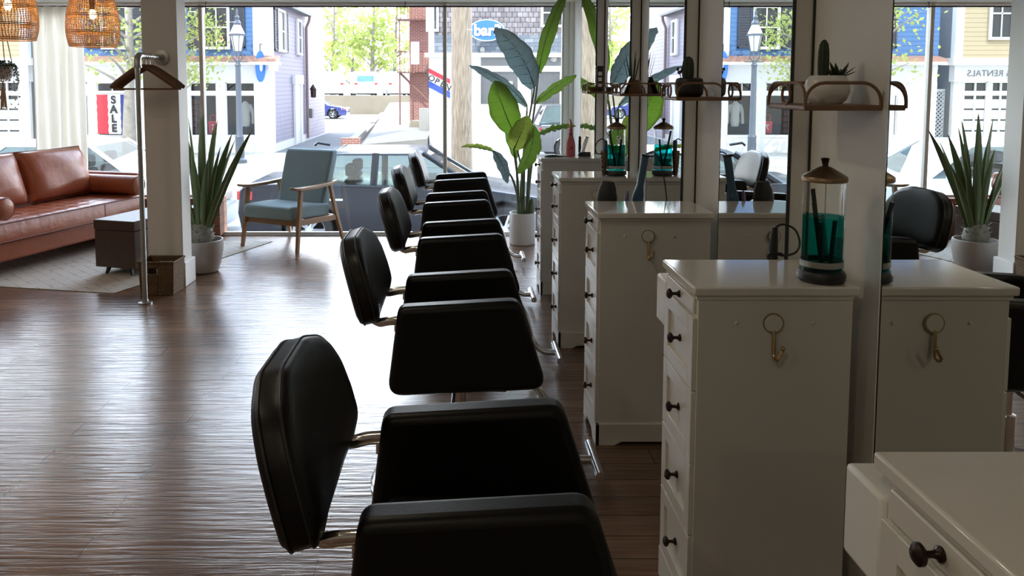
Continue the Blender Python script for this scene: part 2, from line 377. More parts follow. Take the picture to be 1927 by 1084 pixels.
# ------------------------------------------------------------------ cabinets
HC = 0.978
def knob_bm(c):
    M = Matrix.Translation(c) @ Matrix.Rotation(-PI / 2, 4, 'Y')
    return MB().lathe([(0.0, 0), (0.010, 0), (0.0105, 0.004), (0.006, 0.007), (0.0045, 0.012), (0.0045, 0.019), (0.010, 0.022), (0.0145, 0.026), (0.0145, 0.031), (0.009, 0.0355), (0.0, 0.037)], 16, M)
def cabinet(label, xl, y0, y1, holder, hook=True):
    """local origin: floor, near front corner of the countertop; +x towards the wall, +y away from the viewer"""
    t = thing('salon_cabinet', label, 'cabinet', (xl, y0, 0), 0, 'white drawer cabinets along the mirrors')
    W = y1 - y0; D = 1.03 - xl; a = 0.016          # countertop overhang
    boxo('countertop', MARBLE, t, 0, D, 0, W, HC - 0.024, HC, bevel=0.005, seg=3)
    b = MB(); b.box(a, D - 0.012, a, W - a, 0.085, HC - 0.024)
    b.box(a - 0.006, D - 0.012, a - 0.006, W - a + 0.006, HC - 0.036, HC - 0.0245)
    for xx in (0.10, 0.30):
        b.lathe([(0.0, 0), (0.006, 0), (0.005, 0.003), (0.0, 0.004)], 10, Matrix.Translation((a + xx, a, HC - 0.098)) @ Matrix.Rotation(PI / 2, 4, 'X'))
    b.build('body', CAB_W, t, bevel=0.002)
    # plinth with bracket feet
    p = MB(); o = 0.010
    near = roundpoly([(a - o, 0), (a - o, 0.092), (D - 0.012, 0.092), (D - 0.012, 0), (D - 0.03, 0), (D - 0.055, 0.016), (0.115, 0.016), (0.085, 0)], [0, 0.0, 0, 0, 0.012, 0.02, 0.02, 0.012], 4)
    for yy in (a - o, W - a - 0.006): p.prism(near, lambda q, z, s: (q, s, z), yy, yy + 0.016)
    fr = roundpoly([(a - o, 0), (a - o, 0.092), (W - a + o, 0.092), (W - a + o, 0), (W - a - 0.055, 0), (W - a - 0.085, 0.03), (0.115, 0.03), (0.085, 0)], [0, 0, 0, 0, 0.012, 0.02, 0.02, 0.012], 4)
    p.prism(fr, lambda q, z, s: (s, q, z), a - o - 0.0005, a - o + 0.0155)
    p.build('plinth', CAB_W, t, bevel=0.0015)
    # drawers on the front (-x) face
    zs = [(HC - 0.036 - 0.045, HC - 0.0385)] + [(0.100 + k * 0.1985, 0.100 + (k + 1) * 0.1985 - 0.004) for k in range(3, -1, -1)]
    for k, (z0, z1) in enumerate(zs):
        q = MB(); x0 = a - 0.012; yA, yB = a + 0.006, W - a - 0.006
        if k == 0: q.box(x0 + 0.004, a, yA + 0.012, yB - 0.012, z0, z1); kx = x0 + 0.004
        else:
            s = 0.042
            q.box(x0, a, yA, yA + s, z0, z1); q.box(x0, a, yB - s, yB, z0, z1)
            q.box(x0, a, yA + s, yB - s, z0, z0 + s); q.box(x0, a, yA + s, yB - s, z1 - s, z1)
            q.box(x0 + 0.009, a, yA + s, yB - s, z0 + s, z1 - s); kx = x0 + 0.009
        d = q.build('drawer', CAB_W, t, bevel=0.0025)
        knob_bm((kx, W / 2, (z0 + z1) / 2)).build('knob', BRONZE, d)
    if holder:
        boxo('tool_holder', TRIM_W, t, a - 0.008 if holder is True else holder, 0.30, W - a + 0.002, W + 0.095, HC - 0.205, HC - 0.062, bevel=0.008)
    if hook:
        hx = a + 0.195; hz = HC - 0.098
        k = MB().lathe([(0.0, 0.0), (0.0245, 0.0), (0.0245, 0.005), (0.022, 0.008), (0.0, 0.008)], 28, Matrix.Translation((hx, a, hz)) @ Matrix.Rotation(PI / 2, 4, 'X')).build('hook_plate', CAB_W, t)
        h = MB(); h.tube([(hx, a - 0.006, hz - 0.018), (hx, a - 0.010, hz - 0.03), (hx, a - 0.010, hz - 0.075)] + [(hx + 0.0, a - 0.026 + 0.016 * math.cos(x), hz - 0.075 - 0.018 * math.sin(x)) for x in (0.4, 0.9, 1.57, 2.2, 2.8)] + [(hx + 0.012, a - 0.040, hz - 0.060)], 0.0042, 8)
        h.ball((hx + 0.012, a - 0.040, hz - 0.056), 0.0065)
        h.lathe([(0.0245, 0.0), (0.0265, 0.0), (0.0265, 0.006), (0.0245, 0.006)], 28, Matrix.Translation((hx, a, hz)) @ Matrix.Rotation(PI / 2, 4, 'X'))
        h.build('hook', BRASS, k)
    return t
cabinet('white drawer cabinet with a pale marble top, nearest of the row, its side not showing', 0.588, 0.79, 1.10, True)
cabinet('white drawer cabinet carrying the tall jar of green liquid nearest the viewer', 0.600, 2.015, 2.345, True)
cabinet('white drawer cabinet with the black hair dryer and blue straightener behind its top', 0.552, 3.20, 3.535, 0.06)
cabinet('white drawer cabinet carrying the far jar of green liquid and a leopard tool holster', 0.545, 4.42, 4.76, False)
cabinet('white drawer cabinet by the big-leaved plant, carrying the pink spray bottle', 0.560, 5.585, 5.90, False)

# ------------------------------------------------------------------ wall shelves
def shelf(label, y, xl, first=True):
    """local origin: middle of the wall edge, underside of the board; extends to -x"""
    L = 0.255; D = XW - xl
    t = thing('wall_shelf', label, 'shelf', (XW, y + L / 2, 1.431), 0, 'small railed wall shelves between the mirrors')
    boxo('board', SHELF_WOOD, t, -D + 0.004, 0, -L / 2 + 0.004, L / 2 - 0.004, 0.0, 0.014, bevel=0.003)
    hgt = 0.066; r = 0.0045
    def arch(p0, p1):
        p0 = Vector(p0); p1 = Vector(p1); d = (p1 - p0); n = d.normalized(); k = min(0.05, d.length * 0.3); z = Vector((0, 0, 1))
        pts = [p0]
        for a in range(7):
            x = PI / 2 * a / 6; pts.append(p0 + n * (k - k * math.cos(x)) + z * (hgt - k + k * math.sin(x)))
        for a in range(7):
            x = PI / 2 * a / 6; pts.append(p1 - n * (k - k * math.sin(x)) + z * (hgt - k + k * math.cos(x)))
        return pts + [p1]
    c = [(-D + r, -L / 2 + r, 0.006), (-D + r, L / 2 - r, 0.006), (-r, -L / 2 + r, 0.006), (-r, L / 2 - r, 0.006)]
    for p, q in ((c[0], c[1]), (c[0], c[2]), (c[1], c[3])):
        MB().tube(arch(p, q), r, 8).build('rail', SHELF_WOOD, t)
    MB().tube(circle((-D + r, 0.0, 0.040), 0.026, (0, 1, 0), (0, 0, 1), 28), 0.0042, 8, True).build('ring', SHELF_WOOD, t)
    return t
shelf('railed wooden wall shelf holding the white pot of cactus and succulent', 2.06, 0.885)
shelf('railed wooden wall shelf holding the squat black cactus pot', 3.285, 0.885)
shelf('railed wooden wall shelf holding the brown pot with thin upright leaves', 4.485, 0.89)
shelf('railed wooden wall shelf nearest the window, with a small dark picture on it', 5.71, 0.90)
SH = 1.431 + 0.014

# pots on the shelves
def pot_lathe(prof, m, parent, name='pot', n=28, M=None): return MB().lathe(prof, n, M).build(name, m, parent)
t = thing('cactus_pot', 'rounded white pot with a tall spotted cactus and a spiky succulent', 'potted plant', (1.002, 2.19, SH))
pot_lathe([(0.0, 0), (0.036, 0), (0.05, 0.012), (0.058, 0.035), (0.056, 0.058), (0.047, 0.075), (0.042, 0.078), (0.040, 0.070), (0.0, 0.068)], POT_WHITE, t)
pot_lathe([(0.0, 0.066), (0.041, 0.068), (0.03, 0.076), (0.0, 0.079)], SOIL, t, 'soil')
def cactus(bm, c, r, h, ribs=9, n=36):
    prof = [(0.7, 0), (0.95, 0.15), (1, 0.4), (0.93, 0.7), (0.75, 0.88), (0.4, 0.97), (0.03, 1)]
    rings = []
    for q, z in prof:
        rings.append([Vector(c) + Vector((r * q * (1 + 0.12 * math.cos(ribs * 2 * PI * k / n)) * math.cos(2 * PI * k / n), r * q * (1 + 0.12 * math.cos(ribs * 2 * PI * k / n)) * math.sin(2 * PI * k / n), z * h)) for k in range(n)])
    bm.rings(rings)
cb = MB(); cactus(cb, (-0.012, 0.0, 0.068), 0.0135, 0.108); cb.build('cactus', CACTUS, t)
sb = MB()
def blade(bm, base, dirv, L, w, thick=0.3, droop=0.0, up=Vector((0, 0, 1)), n=6):
    """thick tapered leaf of diamond section"""
    base = Vector(base); d = Vector(dirv).normalized(); s = d.cross(up)
    s = s.normalized() if s.length > 1e-3 else Vector((1, 0, 0)); nn = s.cross(d).normalized()
    rings = []
    for i in range(n + 1):
        k = i / n; p = base + d * L * k - Vector((0, 0, 1)) * droop * L * k * k
        ww = w * (0.75 + 0.5 * k - 0.9 * k * k - 0.35 * k ** 5) if i < n else w * 0.02
        ww = max(ww, w * 0.02); th = ww * thick
        rings.append([p + s * ww, p + nn * th * 0.25, p - s * ww, p - nn * th])
    bm.rings(rings)
for k in range(14):
    a = k * 2.4; e = 0.35 + 0.75 * (k / 14)
    blade(sb, (0.026 + 0.004 * math.cos(a), 0.004 * math.sin(a), 0.072), (math.cos(a) * math.cos(e), math.sin(a) * math.cos(e), math.sin(e)), 0.052, 0.0075, 0.5)
sb.build('succulent', SUCC, t)
t = thing('cactus_pot', 'squat black pot with a ribbed cactus and a small dry sprig', 'potted plant', (0.972, 3.41, SH))
pot_lathe([(0.0, 0), (0.045, 0), (0.056, 0.010), (0.059, 0.026), (0.059, 0.062), (0.055, 0.076), (0.046, 0.081), (0.044, 0.074), (0.0, 0.072)], POT_BLACK, t)
pot_lathe([(0.0, 0.070), (0.044, 0.073), (0.0, 0.080)], SOIL, t, 'soil')
cb = MB(); cactus(cb, (-0.006, 0.0, 0.072), 0.0235, 0.10, 8); cb.build('cactus', CACTUS, t)
tw = MB(); tw.tube([(-0.035, 0, 0.072), (-0.040, 0, 0.095), (-0.050, 0, 0.115)], 0.002, 5); tw.tube([(-0.040, 0, 0.095), (-0.030, 0.002, 0.118)], 0.0018, 5)
for q in ((-0.050, 0, 0.118), (-0.030, 0.002, 0.12), (-0.044, 0.004, 0.104), (-0.036, 0.0, 0.108)): tw.ball(q, 0.006, 0.006, 0.008, 8, 5)
tw.build('dry_sprig', TWIG, t)
t = thing('air_plant_pot', 'brown tapered pot with thin upright grassy leaves', 'potted plant', (0.985, 4.60, SH))
pot_lathe([(0.0, 0), (0.060, 0), (0.064, 0.008), (0.044, 0.075), (0.040, 0.078), (0.037, 0.070), (0.0, 0.068)], POT_BROWN, t, n=6)
lb = MB()
for k in range(9):
    a = k * 2.4; L = 0.15 + 0.07 * random.random(); e = R(78)
    blade(lb, (0.010 * math.cos(a), 0.010 * math.sin(a), 0.06), (math.cos(a) * math.cos(e), math.sin(a) * math.cos(e), math.sin(e)), L, 0.005, 0.5)
blade(lb, (-0.02, 0, 0.06), (-0.25, 0, 1), 0.17, 0.006, 0.5, 0.0)
lb.build('foliage', SUCC, t)
t = thing('leaning_card', 'small white card in a dark frame leaning on the brown pot', 'picture', (0.925, 4.56, SH))
Mx = Matrix.Rotation(R(22), 4, 'Y')
MB().box(-0.004, 0.004, -0.035, 0.035, 0, 0.105, Mx).build('frame', BLACK, t, bevel=0.001)
MB().box(-0.0055, -0.0035, -0.030, 0.030, 0.006, 0.099, Mx).build('card', POT_WHITE, t)
t = thing('framed_picture', 'small dark upright picture leaning on the shelf nearest the window', 'picture', (1.005, 5.80, SH))
boxo('frame', BLACK, t, -0.024, 0.024, -0.006, 0.006, 0, 0.185, bevel=0.002)
pm = MB()
for z in (0.035, 0.075, 0.115): pm.box(-0.014, 0.014, -0.0075, -0.005, z, z + 0.028)
pm.build('picture', TRIM_W, t)
t = thing('trinket_dish', 'shallow brown wooden dish on the shelf nearest the window', 'dish', (0.972, 5.83, SH))
MB().lathe([(0.0, 0), (0.03, 0), (0.055, 0.03), (0.058, 0.034), (0.052, 0.032), (0.03, 0.008), (0.0, 0.007)], 24).build('bowl', POT_BROWN, t)

# ------------------------------------------------------------------ jars of disinfectant with combs
def jar(label, x, y):
    t = thing('disinfectant_jar', label, 'jar', (x, y, HC), 0, 'glass comb jars on the cabinets')
    MB().lathe([(0.0, 0.001), (0.052, 0.001), (0.060, 0.006), (0.061, 0.020), (0.056, 0.030), (0.0, 0.030)], 40).build('base', BLACK, t)
    MB().lathe([(0.057, 0.030), (0.053, 0.050), (0.052, 0.056), (0.053, 0.066), (0.0535, 0.255), (0.0545, 0.262), (0.0535, 0.268), (0.0525, 0.268)], 40, cap=False).build('glass', JAR_GLASS, t)
    MB().lathe([(0.0, 0.034), (0.050, 0.034), (0.0505, 0.174), (0.0, 0.174)], 40).build('liquid', LIQUID, t)
    MB().lathe([(0.0542, 0.042), (0.0542, 0.058), (0.0535, 0.058), (0.0535, 0.042)], 40, cap=False).build('band', STEEL, t)
    l = MB().lathe([(0.0545, 0.266), (0.0565, 0.268), (0.0565, 0.278), (0.054, 0.281), (0.016, 0.304), (0.010, 0.306), (0.0, 0.306)], 40).build('lid', OLD_BRASS, t)
    MB().lathe([(0.0085, 0.305), (0.0075, 0.312), (0.010, 0.322), (0.0115, 0.326), (0.009, 0.328), (0.0, 0.329)], 20).build('knob', BRONZE, l)
    f = MB(); f.tube([(0.004, 0, 0.268), (0.004, 0, 0.040)], 0.0012, 6); f.lathe([(0.0, 0.040), (0.045, 0.040), (0.045, 0.042), (0.0, 0.042)], 24)
    f.build('lifter', STEEL, t)
    return t
def comb(label, x, y, z, L, lean, turn, wide=0.026):
    """upright comb: spine and teeth, leaning in the jar"""
    b = MB(); b.box(-0.003, 0.008, -0.0018, 0.0018, 0, L)
    n = int(L * 0.62 / 0.0045)
    for k in range(n): b.box(0.0075, wide, -0.0012, 0.0012, 0.006 + k * 0.0045, 0.0082 + k * 0.0045)
    o = b.build('comb', BLACK, None, (x, y, z), (0, lean, turn), smooth=0)
    tag(o, label, 'comb', 'combs standing in the jars'); return o
jar('tall glass jar of green liquid nearest the viewer, below the white cactus pot', 0.958, 2.088)
comb('long black comb leaning in the nearest green jar, its teeth towards the wall', 0.955, 2.088, HC + 0.044, 0.205, R(-9), 0.15)
comb('black comb crossing the long one in the nearest green jar', 0.950, 2.075, HC + 0.044, 0.175, R(-13), 0.5)
comb('short comb low in the nearest green jar with fine teeth showing through the liquid', 0.972, 2.075, HC + 0.044, 0.12, R(4), -0.1, 0.03)
jar('glass jar of green liquid with a brass lid beside the leopard tool holster', 0.886, 4.54)
comb('long black comb standing up under the lid of the far green jar', 0.880, 4.54, HC + 0.044, 0.215, R(-10), 0.1)
comb('wide black comb in the far green jar, mostly under the liquid', 0.892, 4.525, HC + 0.044, 0.165, R(6), 0.2, 0.032)

# ------------------------------------------------------------------ styling tools
t = thing('curling_iron', 'black hair tool with a looped cord standing behind the nearest jar cabinet top', 'hair tool', (0.955, 2.40, HC - 0.14))
b = MB(); b.tube([(0, 0, 0), (-0.002, 0, 0.10), (-0.002, 0, 0.19), (0.000, 0, 0.228)], [0.013, 0.0135, 0.0125, 0.009], 12); b.build('handle', BLACK, t)
b = MB(); b.tube(smoothpath([(0.0, 0, 0.225), (0.025, 0, 0.236), (0.06, -0.005, 0.220), (0.073, -0.01, 0.180), (0.060, -0.01, 0.150), (0.02, -0.015, 0.143), (-0.012, -0.018, 0.152), (-0.024, -0.016, 0.140), (-0.012, -0.018, 0.095), (0.0, -0.02, 0.04)]), 0.0033, 8)
b.tube(smoothpath([(-0.02, -0.016, 0.15), (-0.02, -0.018, 0.115), (0.004, -0.02, 0.07), (0.028, -0.02, 0.10), (0.032, -0.016, 0.13), (0.012, -0.018, 0.15), (-0.01, -0.016, 0.135), (0.01, -0.02, 0.06), (0.03, -0.018, 0.075)]), 0.0033, 8)
b.build('cord', BLACK, t)
t = thing('hair_straightener', 'blue flat iron leaning upright behind the cabinet with the hair dryer', 'hair tool', (0.782, 3.60, HC - 0.13))
b = MB(); Mx = Matrix.Rotation(R(9), 4, 'Y')
b.rings([[Mx @ Vector((sx * w, sy * d, z)) for sx, sy in ((-1, -1), (1, -1), (1, 1), (-1, 1))] for z, w, d in ((0.0, 0.030, 0.014), (0.09, 0.027, 0.014), (0.15, 0.024, 0.015), (0.19, 0.015, 0.015), (0.27, 0.0155, 0.015), (0.328, 0.016, 0.014))])
b.build('body', BLUE_T, t, bevel=0.006, seg=3)
b = MB(); b.box(-0.018, 0.016, -0.016, 0.016, 0.326, 0.338, Mx); b.tube(smoothpath([(0.055, 0, 0.335), (0.08, 0, 0.345), (0.105, 0.01, 0.33), (0.135, 0.015, 0.26), (0.155, 0.015, 0.15), (0.16, 0.015, 0.06)]), 0.0028, 8)
b.build('cord', BLACK, t)
t = thing('hair_dryer', 'black hair dryer resting nozzle-up behind the cabinet top next to the blue straightener', 'hair dryer', (0.655, 3.60, HC - 0.12))
MB().lathe([(0.0, 0.0), (0.03, 0.0), (0.045, 0.06), (0.047, 0.13), (0.041, 0.17), (0.031, 0.195), (0.031, 0.200), (0.028, 0.200), (0.026, 0.19), (0.0, 0.188)], 28, Matrix.Rotation(R(4), 4, 'Y') @ Matrix.Scale(0.7, 4, (0, 1, 0))).build('barrel', BLACK, t)
boxo('handle', BLACK, t, -0.016, 0.016, -0.014, 0.014, -0.05, 0.03, bevel=0.008)
o = MB().lathe([(0.0, 0.0), (0.010, 0.0), (0.011, 0.10), (0.008, 0.150), (0.003, 0.168), (0.0, 0.169)], 16, Matrix.Rotation(R(5), 4, 'Y')).build('sectioning_clip', PURPLE, None, (0.742, 3.60, HC - 0.13))
tag(o, 'small violet clip tip showing between the hair dryer and the blue straightener', 'clip')
t = thing('curling_wand', 'leopard-patterned tool with a blue end and looped black cord beside the far jar', 'hair tool', (0.815, 4.53, HC))
MB().lathe([(0.0, 0.001), (0.012, 0.001), (0.018, 0.07), (0.022, 0.140), (0.020, 0.143), (0.0, 0.142)], 18).build('holster', LEOPARD, t)
MB().lathe([(0.0, 0.14), (0.012, 0.14), (0.0125, 0.195), (0.008, 0.203), (0.0, 0.204)], 16, Matrix.Translation((0.006, 0, 0))).build('handle', BLUE_T, t)
MB().tube(smoothpath([(0.006, 0, 0.200), (-0.012, 0, 0.210), (-0.040, 0, 0.192), (-0.050, 0, 0.155), (-0.038, 0, 0.125), (-0.014, -0.012, 0.128)]), 0.0032, 8).build('cord', BLACK, t)
t = thing('spray_bottle', 'tall pink bottle with a long neck on the cabinet by the window', 'bottle', (0.790, 5.74, HC))
MB().lathe([(0.0, 0.001), (0.031, 0.001), (0.034, 0.008), (0.034, 0.075), (0.030, 0.105), (0.017, 0.150), (0.013, 0.158), (0.013, 0.200), (0.0, 0.200)], 26, Matrix.Scale(0.75, 4, (0, 1, 0))).build('bottle', PINK, t)
MB().lathe([(0.0145, 0.150), (0.0150, 0.162), (0.0145, 0.168)], 20, Matrix.Scale(0.8, 4, (0, 1, 0))).build('collar', PINK_D, t)
MB().tube([(0.0, 0, 0.198), (0.002, 0, 0.235), (-0.001, 0, 0.252), (-0.010, 0, 0.270)], [0.012, 0.009, 0.0065, 0.004], 10).build('spout', PINK, t)
MB().lathe([(0.0, 0.0), (0.011, 0.0), (0.011, 0.0012), (0.0, 0.0012)], 20, Matrix.Translation((0.004, -0.0255, 0.062)) @ Matrix.Rotation(PI / 2, 4, 'X')).build('emblem', PINK_D, t)
t = thing('hair_clipper', 'silver and black clipper leaning out of a black stand beside the pink bottle', 'hair tool', (0.885, 5.74, HC))
b = MB(); b.rings([[Vector((x * q - 0.006, y * 0.6, z)) for x, y in ((-0.034, -0.02), (0.0, -0.03), (0.034, -0.02), (0.034, 0.02), (0.0, 0.03), (-0.034, 0.02))] for z, q in ((0.001, 0.9), (0.006, 1.0), (0.022, 0.95), (0.032, 0.55))])
b.box(0.0, 0.048, -0.016, 0.014, 0.001, 0.034); b.build('stand', BLACK, t, bevel=0.006)
Mx = Matrix.Translation((-0.012, 0, 0.024)) @ Matrix.Rotation(R(17), 4, 'Y')
MB().lathe([(0.0, 0), (0.014, 0), (0.0145, 0.11), (0.012, 0.118), (0.0, 0.118)], 18, Mx).build('barrel', SILVER, t)
MB().box(-0.020, 0.0, 0.008, 0.024, 0.02, 0.145, Matrix.Translation((-0.016, 0.006, 0))).build('handle', BLACK, t, bevel=0.007)
MB().lathe([(0.0, 0.118), (0.0125, 0.118), (0.011, 0.126), (0.0, 0.127)], 18, Mx).build('cap', BLACK, t)
b = MB(); b.rings([[Vector((x, y, z)) for z, y in ((0.001, -w), (0.004 + h, -w * 0.6), (0.004 + h, w * 0.6), (0.001, w))] for x, w, h in ((-0.075, 0.006, 0.001), (-0.05, 0.02, 0.008), (-0.015, 0.024, 0.013), (0.015, 0.018, 0.008), (0.05, 0.010, 0.004), (0.085, 0.007, 0.002))])
o = b.build('hair_brush', BLACK, None, (0.672, 5.70, HC), bevel=0.003); tag(o, 'flat black paddle brush lying on the cabinet by the window', 'brush')

# ------------------------------------------------------------------ salon chairs
def make_chair(label, loc):
    t = thing('salon_chair', label, 'salon chair', loc, 0, 'black salon chairs facing the mirrors')
    MB().lathe([(0.0, 0.001), (0.335, 0.001), (0.338, 0.008), (0.325, 0.017), (0.18, 0.030), (0.06, 0.044), (0.05, 0.06), (0.0, 0.06)], 56).build('base', CHROME, t)
    MB().lathe([(0.0, 0.058), (0.042, 0.058), (0.042, 0.26), (0.030, 0.262), (0.030, 0.40), (0.0, 0.40)], 28).build('pedestal', CHROME, t)
    b = MB(); b.box(-0.19, 0.17, -0.14, 0.14, 0.395, 0.435); b.build('seat_frame', BLACK, t, bevel=0.008)
    b = MB(); b.box(-0.205, 0.265, -0.178, 0.178, 0.432, 0.575); b.build('seat', VINYL, t, bevel=0.045, seg=4)
    # arms: padded trapezoid panels
    poly = roundpoly([(-0.212, 0.738), (0.205, 0.762), (0.305, 0.450), (-0.252, 0.425)], [0.035, 0.045, 0.05, 0.05], 6)
    for s in (-1, 1):
        y0, y1 = (-0.262, -0.180) if s < 0 else (0.180, 0.262)
        MB().prism(poly, lambda x, z, y: (x, y, z), y0, y1).build('armrest', VINYL, t, bevel=0.022, seg=4)
        h = MB(); h.tube(smoothpath([(-0.18, s * 0.205, 0.682), (-0.245, s * 0.205, 0.678), (-0.285, s * 0.198, 0.672), (-0.318, s * 0.175, 0.690), (-0.325, s * 0.15, 0.72)]), 0.0165, 10, flat=0.55, up=(0, 0, 1))
        h.build('back_bracket', CHROME, t)
        k = MB().lathe([(0.0, -0.03), (0.007, -0.03), (0.007, -0.012), (0.004, 0.0)], 12, Matrix.Translation((-0.222, s * 0.205, 0.672))).build('bracket_bolt', CHROME, t)
    # backrest: shaped pad, waisted at the bottom, wrapped slightly forward
    half = [(0.0, 0.0), (0.120, -0.012), (0.215, 0.0), (0.283, 0.035), (0.283, 0.12), (0.268, 0.205), (0.218, 0.288), (0.100, 0.328), (0.0, 0.330)]
    out = half[1:-1] + [(-y, z) for y, z in half[1:-1][::-1]]
    pl = roundpoly(out, [0.1, 0.12, 0.05, 0.12, 0.15, 0.15, 0.15, 0.15, 0.15, 0.15, 0.12, 0.05, 0.12, 0.1], 6)
    lean = R(15)
    def bp(y, z, off):
        z = z * 0.885 + 0.018
        x = -0.276 + 0.36 * y * y - off
        return Vector((x - math.sin(lean) * z - 0.0 * off, y * (1 + 0.0 * off), 0.663 + math.cos(lean) * z - math.sin(lean) * off))
    cy_, cz_ = 0.0, 0.165
    rings = []
    for sc, off in ((0.25, -0.004), (0.6, -0.001), (0.84, 0.004), (0.94, 0.010), (0.985, 0.020), (1.0, 0.032), (1.0, 0.056), (0.985, 0.068), (0.95, 0.078), (0.85, 0.084), (0.6, 0.088), (0.25, 0.089)):
        rings.append([bp(y * sc, cz_ + (z - cz_) * sc, off) for y, z in pl])
    bk = MB().rings(rings).build('backrest', VINYL, t, smooth=70)
    q = MB()
    for off in (0.024, 0.064): q.tube([bp(y * 0.997, cz_ + (z - cz_) * 0.997, off) for y, z in pl], 0.0032, 6, True)
    q.build('piping', PIPING, bk)
    f = MB(); f.tube(smoothpath([(0.14, 0, 0.405), (0.26, 0, 0.385), (0.335, 0, 0.29), (0.375, 0, 0.15), (0.43, 0, 0.088), (0.505, 0, 0.078)]), 0.0155, 12)
    fr = f.build('footrest', CHROME, t)
    g = MB().tube([(0.51, -0.135, 0.078), (0.51, 0.135, 0.078)], 0.0185, 16).build('foot_bar', CHROME, fr)
    MB().tube([(-0.02, -0.04, 0.36), (-0.03, -0.20, 0.33), (-0.03, -0.24, 0.325)], 0.008, 8).build('pump_lever', CHROME, t)
    return t
ch = make_chair('black salon chair nearest the viewer, its arm running out at the bottom', (0.03, 1.59, 0.0))
for x, y, rz, lb in ((-0.005, 2.92, 0, 'second black salon chair of the row, facing the mirror next to the nearest jar cabinet'),
                     (0.0, 4.13, 0, 'middle black salon chair of the row of five along the mirrors'),
                     (-0.03, 5.30, 0, 'fourth black salon chair, next before the one by the window'),
                     (0.0, 6.50, 0, 'black salon chair closest to the window, before the big-leaved plant')):
    dup(ch, (x, y, 0), rz, lb)

# unseen fill lamps and trim rings, added overhead to brighten the dark interior
FILL_E = 1.65
k = 3
for x, y in ((-4.6, -2.6), (-2.2, -2.6), (0.2, -2.6), (-4.6, -0.4), (-2.2, -0.4), (-0.6, -0.4), (-4.6, 1.9), (-2.4, 1.9), (-0.8, 2.4), (-4.6, 4.2), (-3.1, 3.2)):
    r = MB().lathe([(0.075, CEIL - 0.001), (0.105, CEIL - 0.001), (0.105, CEIL - 0.008), (0.078, CEIL - 0.012), (0.075, CEIL - 0.006)], 28, Matrix.Translation((x, y, 0)), cap=False).build('trim_%d' % k, TRIM_W); struct(r); k += 1
    l = bpy.data.lights.new('added_fill_lamp', 'AREA'); l.shape = 'DISK'; l.size = 0.14; l.energy = FILL_E; l.color = (1.0, 0.87, 0.65)
    o = bpy.data.objects.new('added_fill_lamp', l); C.objects.link(o); o.location = (x, y, CEIL - 0.015)
# ================================================================== waiting corner
# clothes rail of galvanised pipe
t = thing('pipe_clothes_rail', 'galvanised pipe clothes rail standing on the floor and fixed to the column', 'clothes rail', (-2.172, 5.375, 0))
MB().lathe([(0.0, 0.001), (0.048, 0.001), (0.048, 0.008), (0.022, 0.012), (0.020, 0.030), (0.0, 0.030)], 28).build('base_flange', STEEL, t)
MB().tube([(0, 0, 0.02), (0, 0, 1.640)], 0.0172, 16).build('pole', STEEL, t)
b = MB(); b.tube([(0, 0, 1.615), (0, 0, 1.655), (0, 0.008, 1.676), (0, 0.026, 1.688), (0, 0.060, 1.690)], 0.0245, 16); b.lathe([(0.024, 1.607), (0.028, 1.609), (0.028, 1.622), (0.024, 1.624)], 18)
b.build('elbow', STEEL, t)
MB().tube([(0, 0.05, 1.690), (0, 0.437, 1.690)], 0.0172, 16).build('rail', STEEL, t)
MB().lathe([(0.0, 0.0), (0.055, 0.0), (0.055, 0.010), (0.026, 0.014), (0.024, 0.034), (0.0, 0.034)], 28, Matrix.Translation((0, 0.439, 1.690)) @ Matrix.Rotation(PI / 2, 4, 'X')).build('wall_flange', STEEL, t)
# hangers
def make_hanger(label, loc, rz):
    h = thing('coat_hanger', label, 'hanger', loc, rz, 'wooden hangers on the pipe rail')
    b = MB()
    def arm(s):
        pts = smoothpath([(0, 0, -0.070), (s * 0.05, 0, -0.090), (s * 0.12, 0.004, -0.138), (s * 0.185, 0.012, -0.186), (s * 0.222, 0.018, -0.216)])
        b.tube(pts, [0.017] * (len(pts) - 6) + [0.016, 0.016, 0.015, 0.015, 0.014, 0.010], 10, flat=0.42, up=(0, 0, 1))
    arm(-1); arm(1); b.build('body', HANGER_W, h)
    MB().tube([(-0.195, 0.014, -0.205), (-0.20, 0.012, -0.225), (0.20, 0.012, -0.225), (0.195, 0.014, -0.205)], 0.006, 8).build('bar', HANGER_W, h)
    hk = [(0, 0, -0.068), (0, 0, -0.030)] + [(0.021 * math.cos(a), 0, 0.003 + 0.021 * math.sin(a)) for a in [R(q) for q in (-80, -40, 0, 40, 80, 120, 160, 185)]]
    MB().tube(hk, 0.002, 6).build('hook', CHROME, h)
    return h
hg = make_hanger('wooden coat hanger at the front of the pipe rail, next to the elbow', (-2.172, 5.450, 1.690), 0.05)
for k, (y, rz, lb) in enumerate(((5.488, -0.02, 'second wooden coat hanger from the elbow of the pipe rail'), (5.526, 0.06, 'third of the five wooden coat hangers on the pipe rail'),
                                 (5.564, 0.0, 'wooden coat hanger just before the rearmost one on the pipe rail'), (5.602, 0.08, 'wooden coat hanger nearest the column flange on the pipe rail'))):
    dup(hg, (-2.172, y, 1.690), rz, lb)

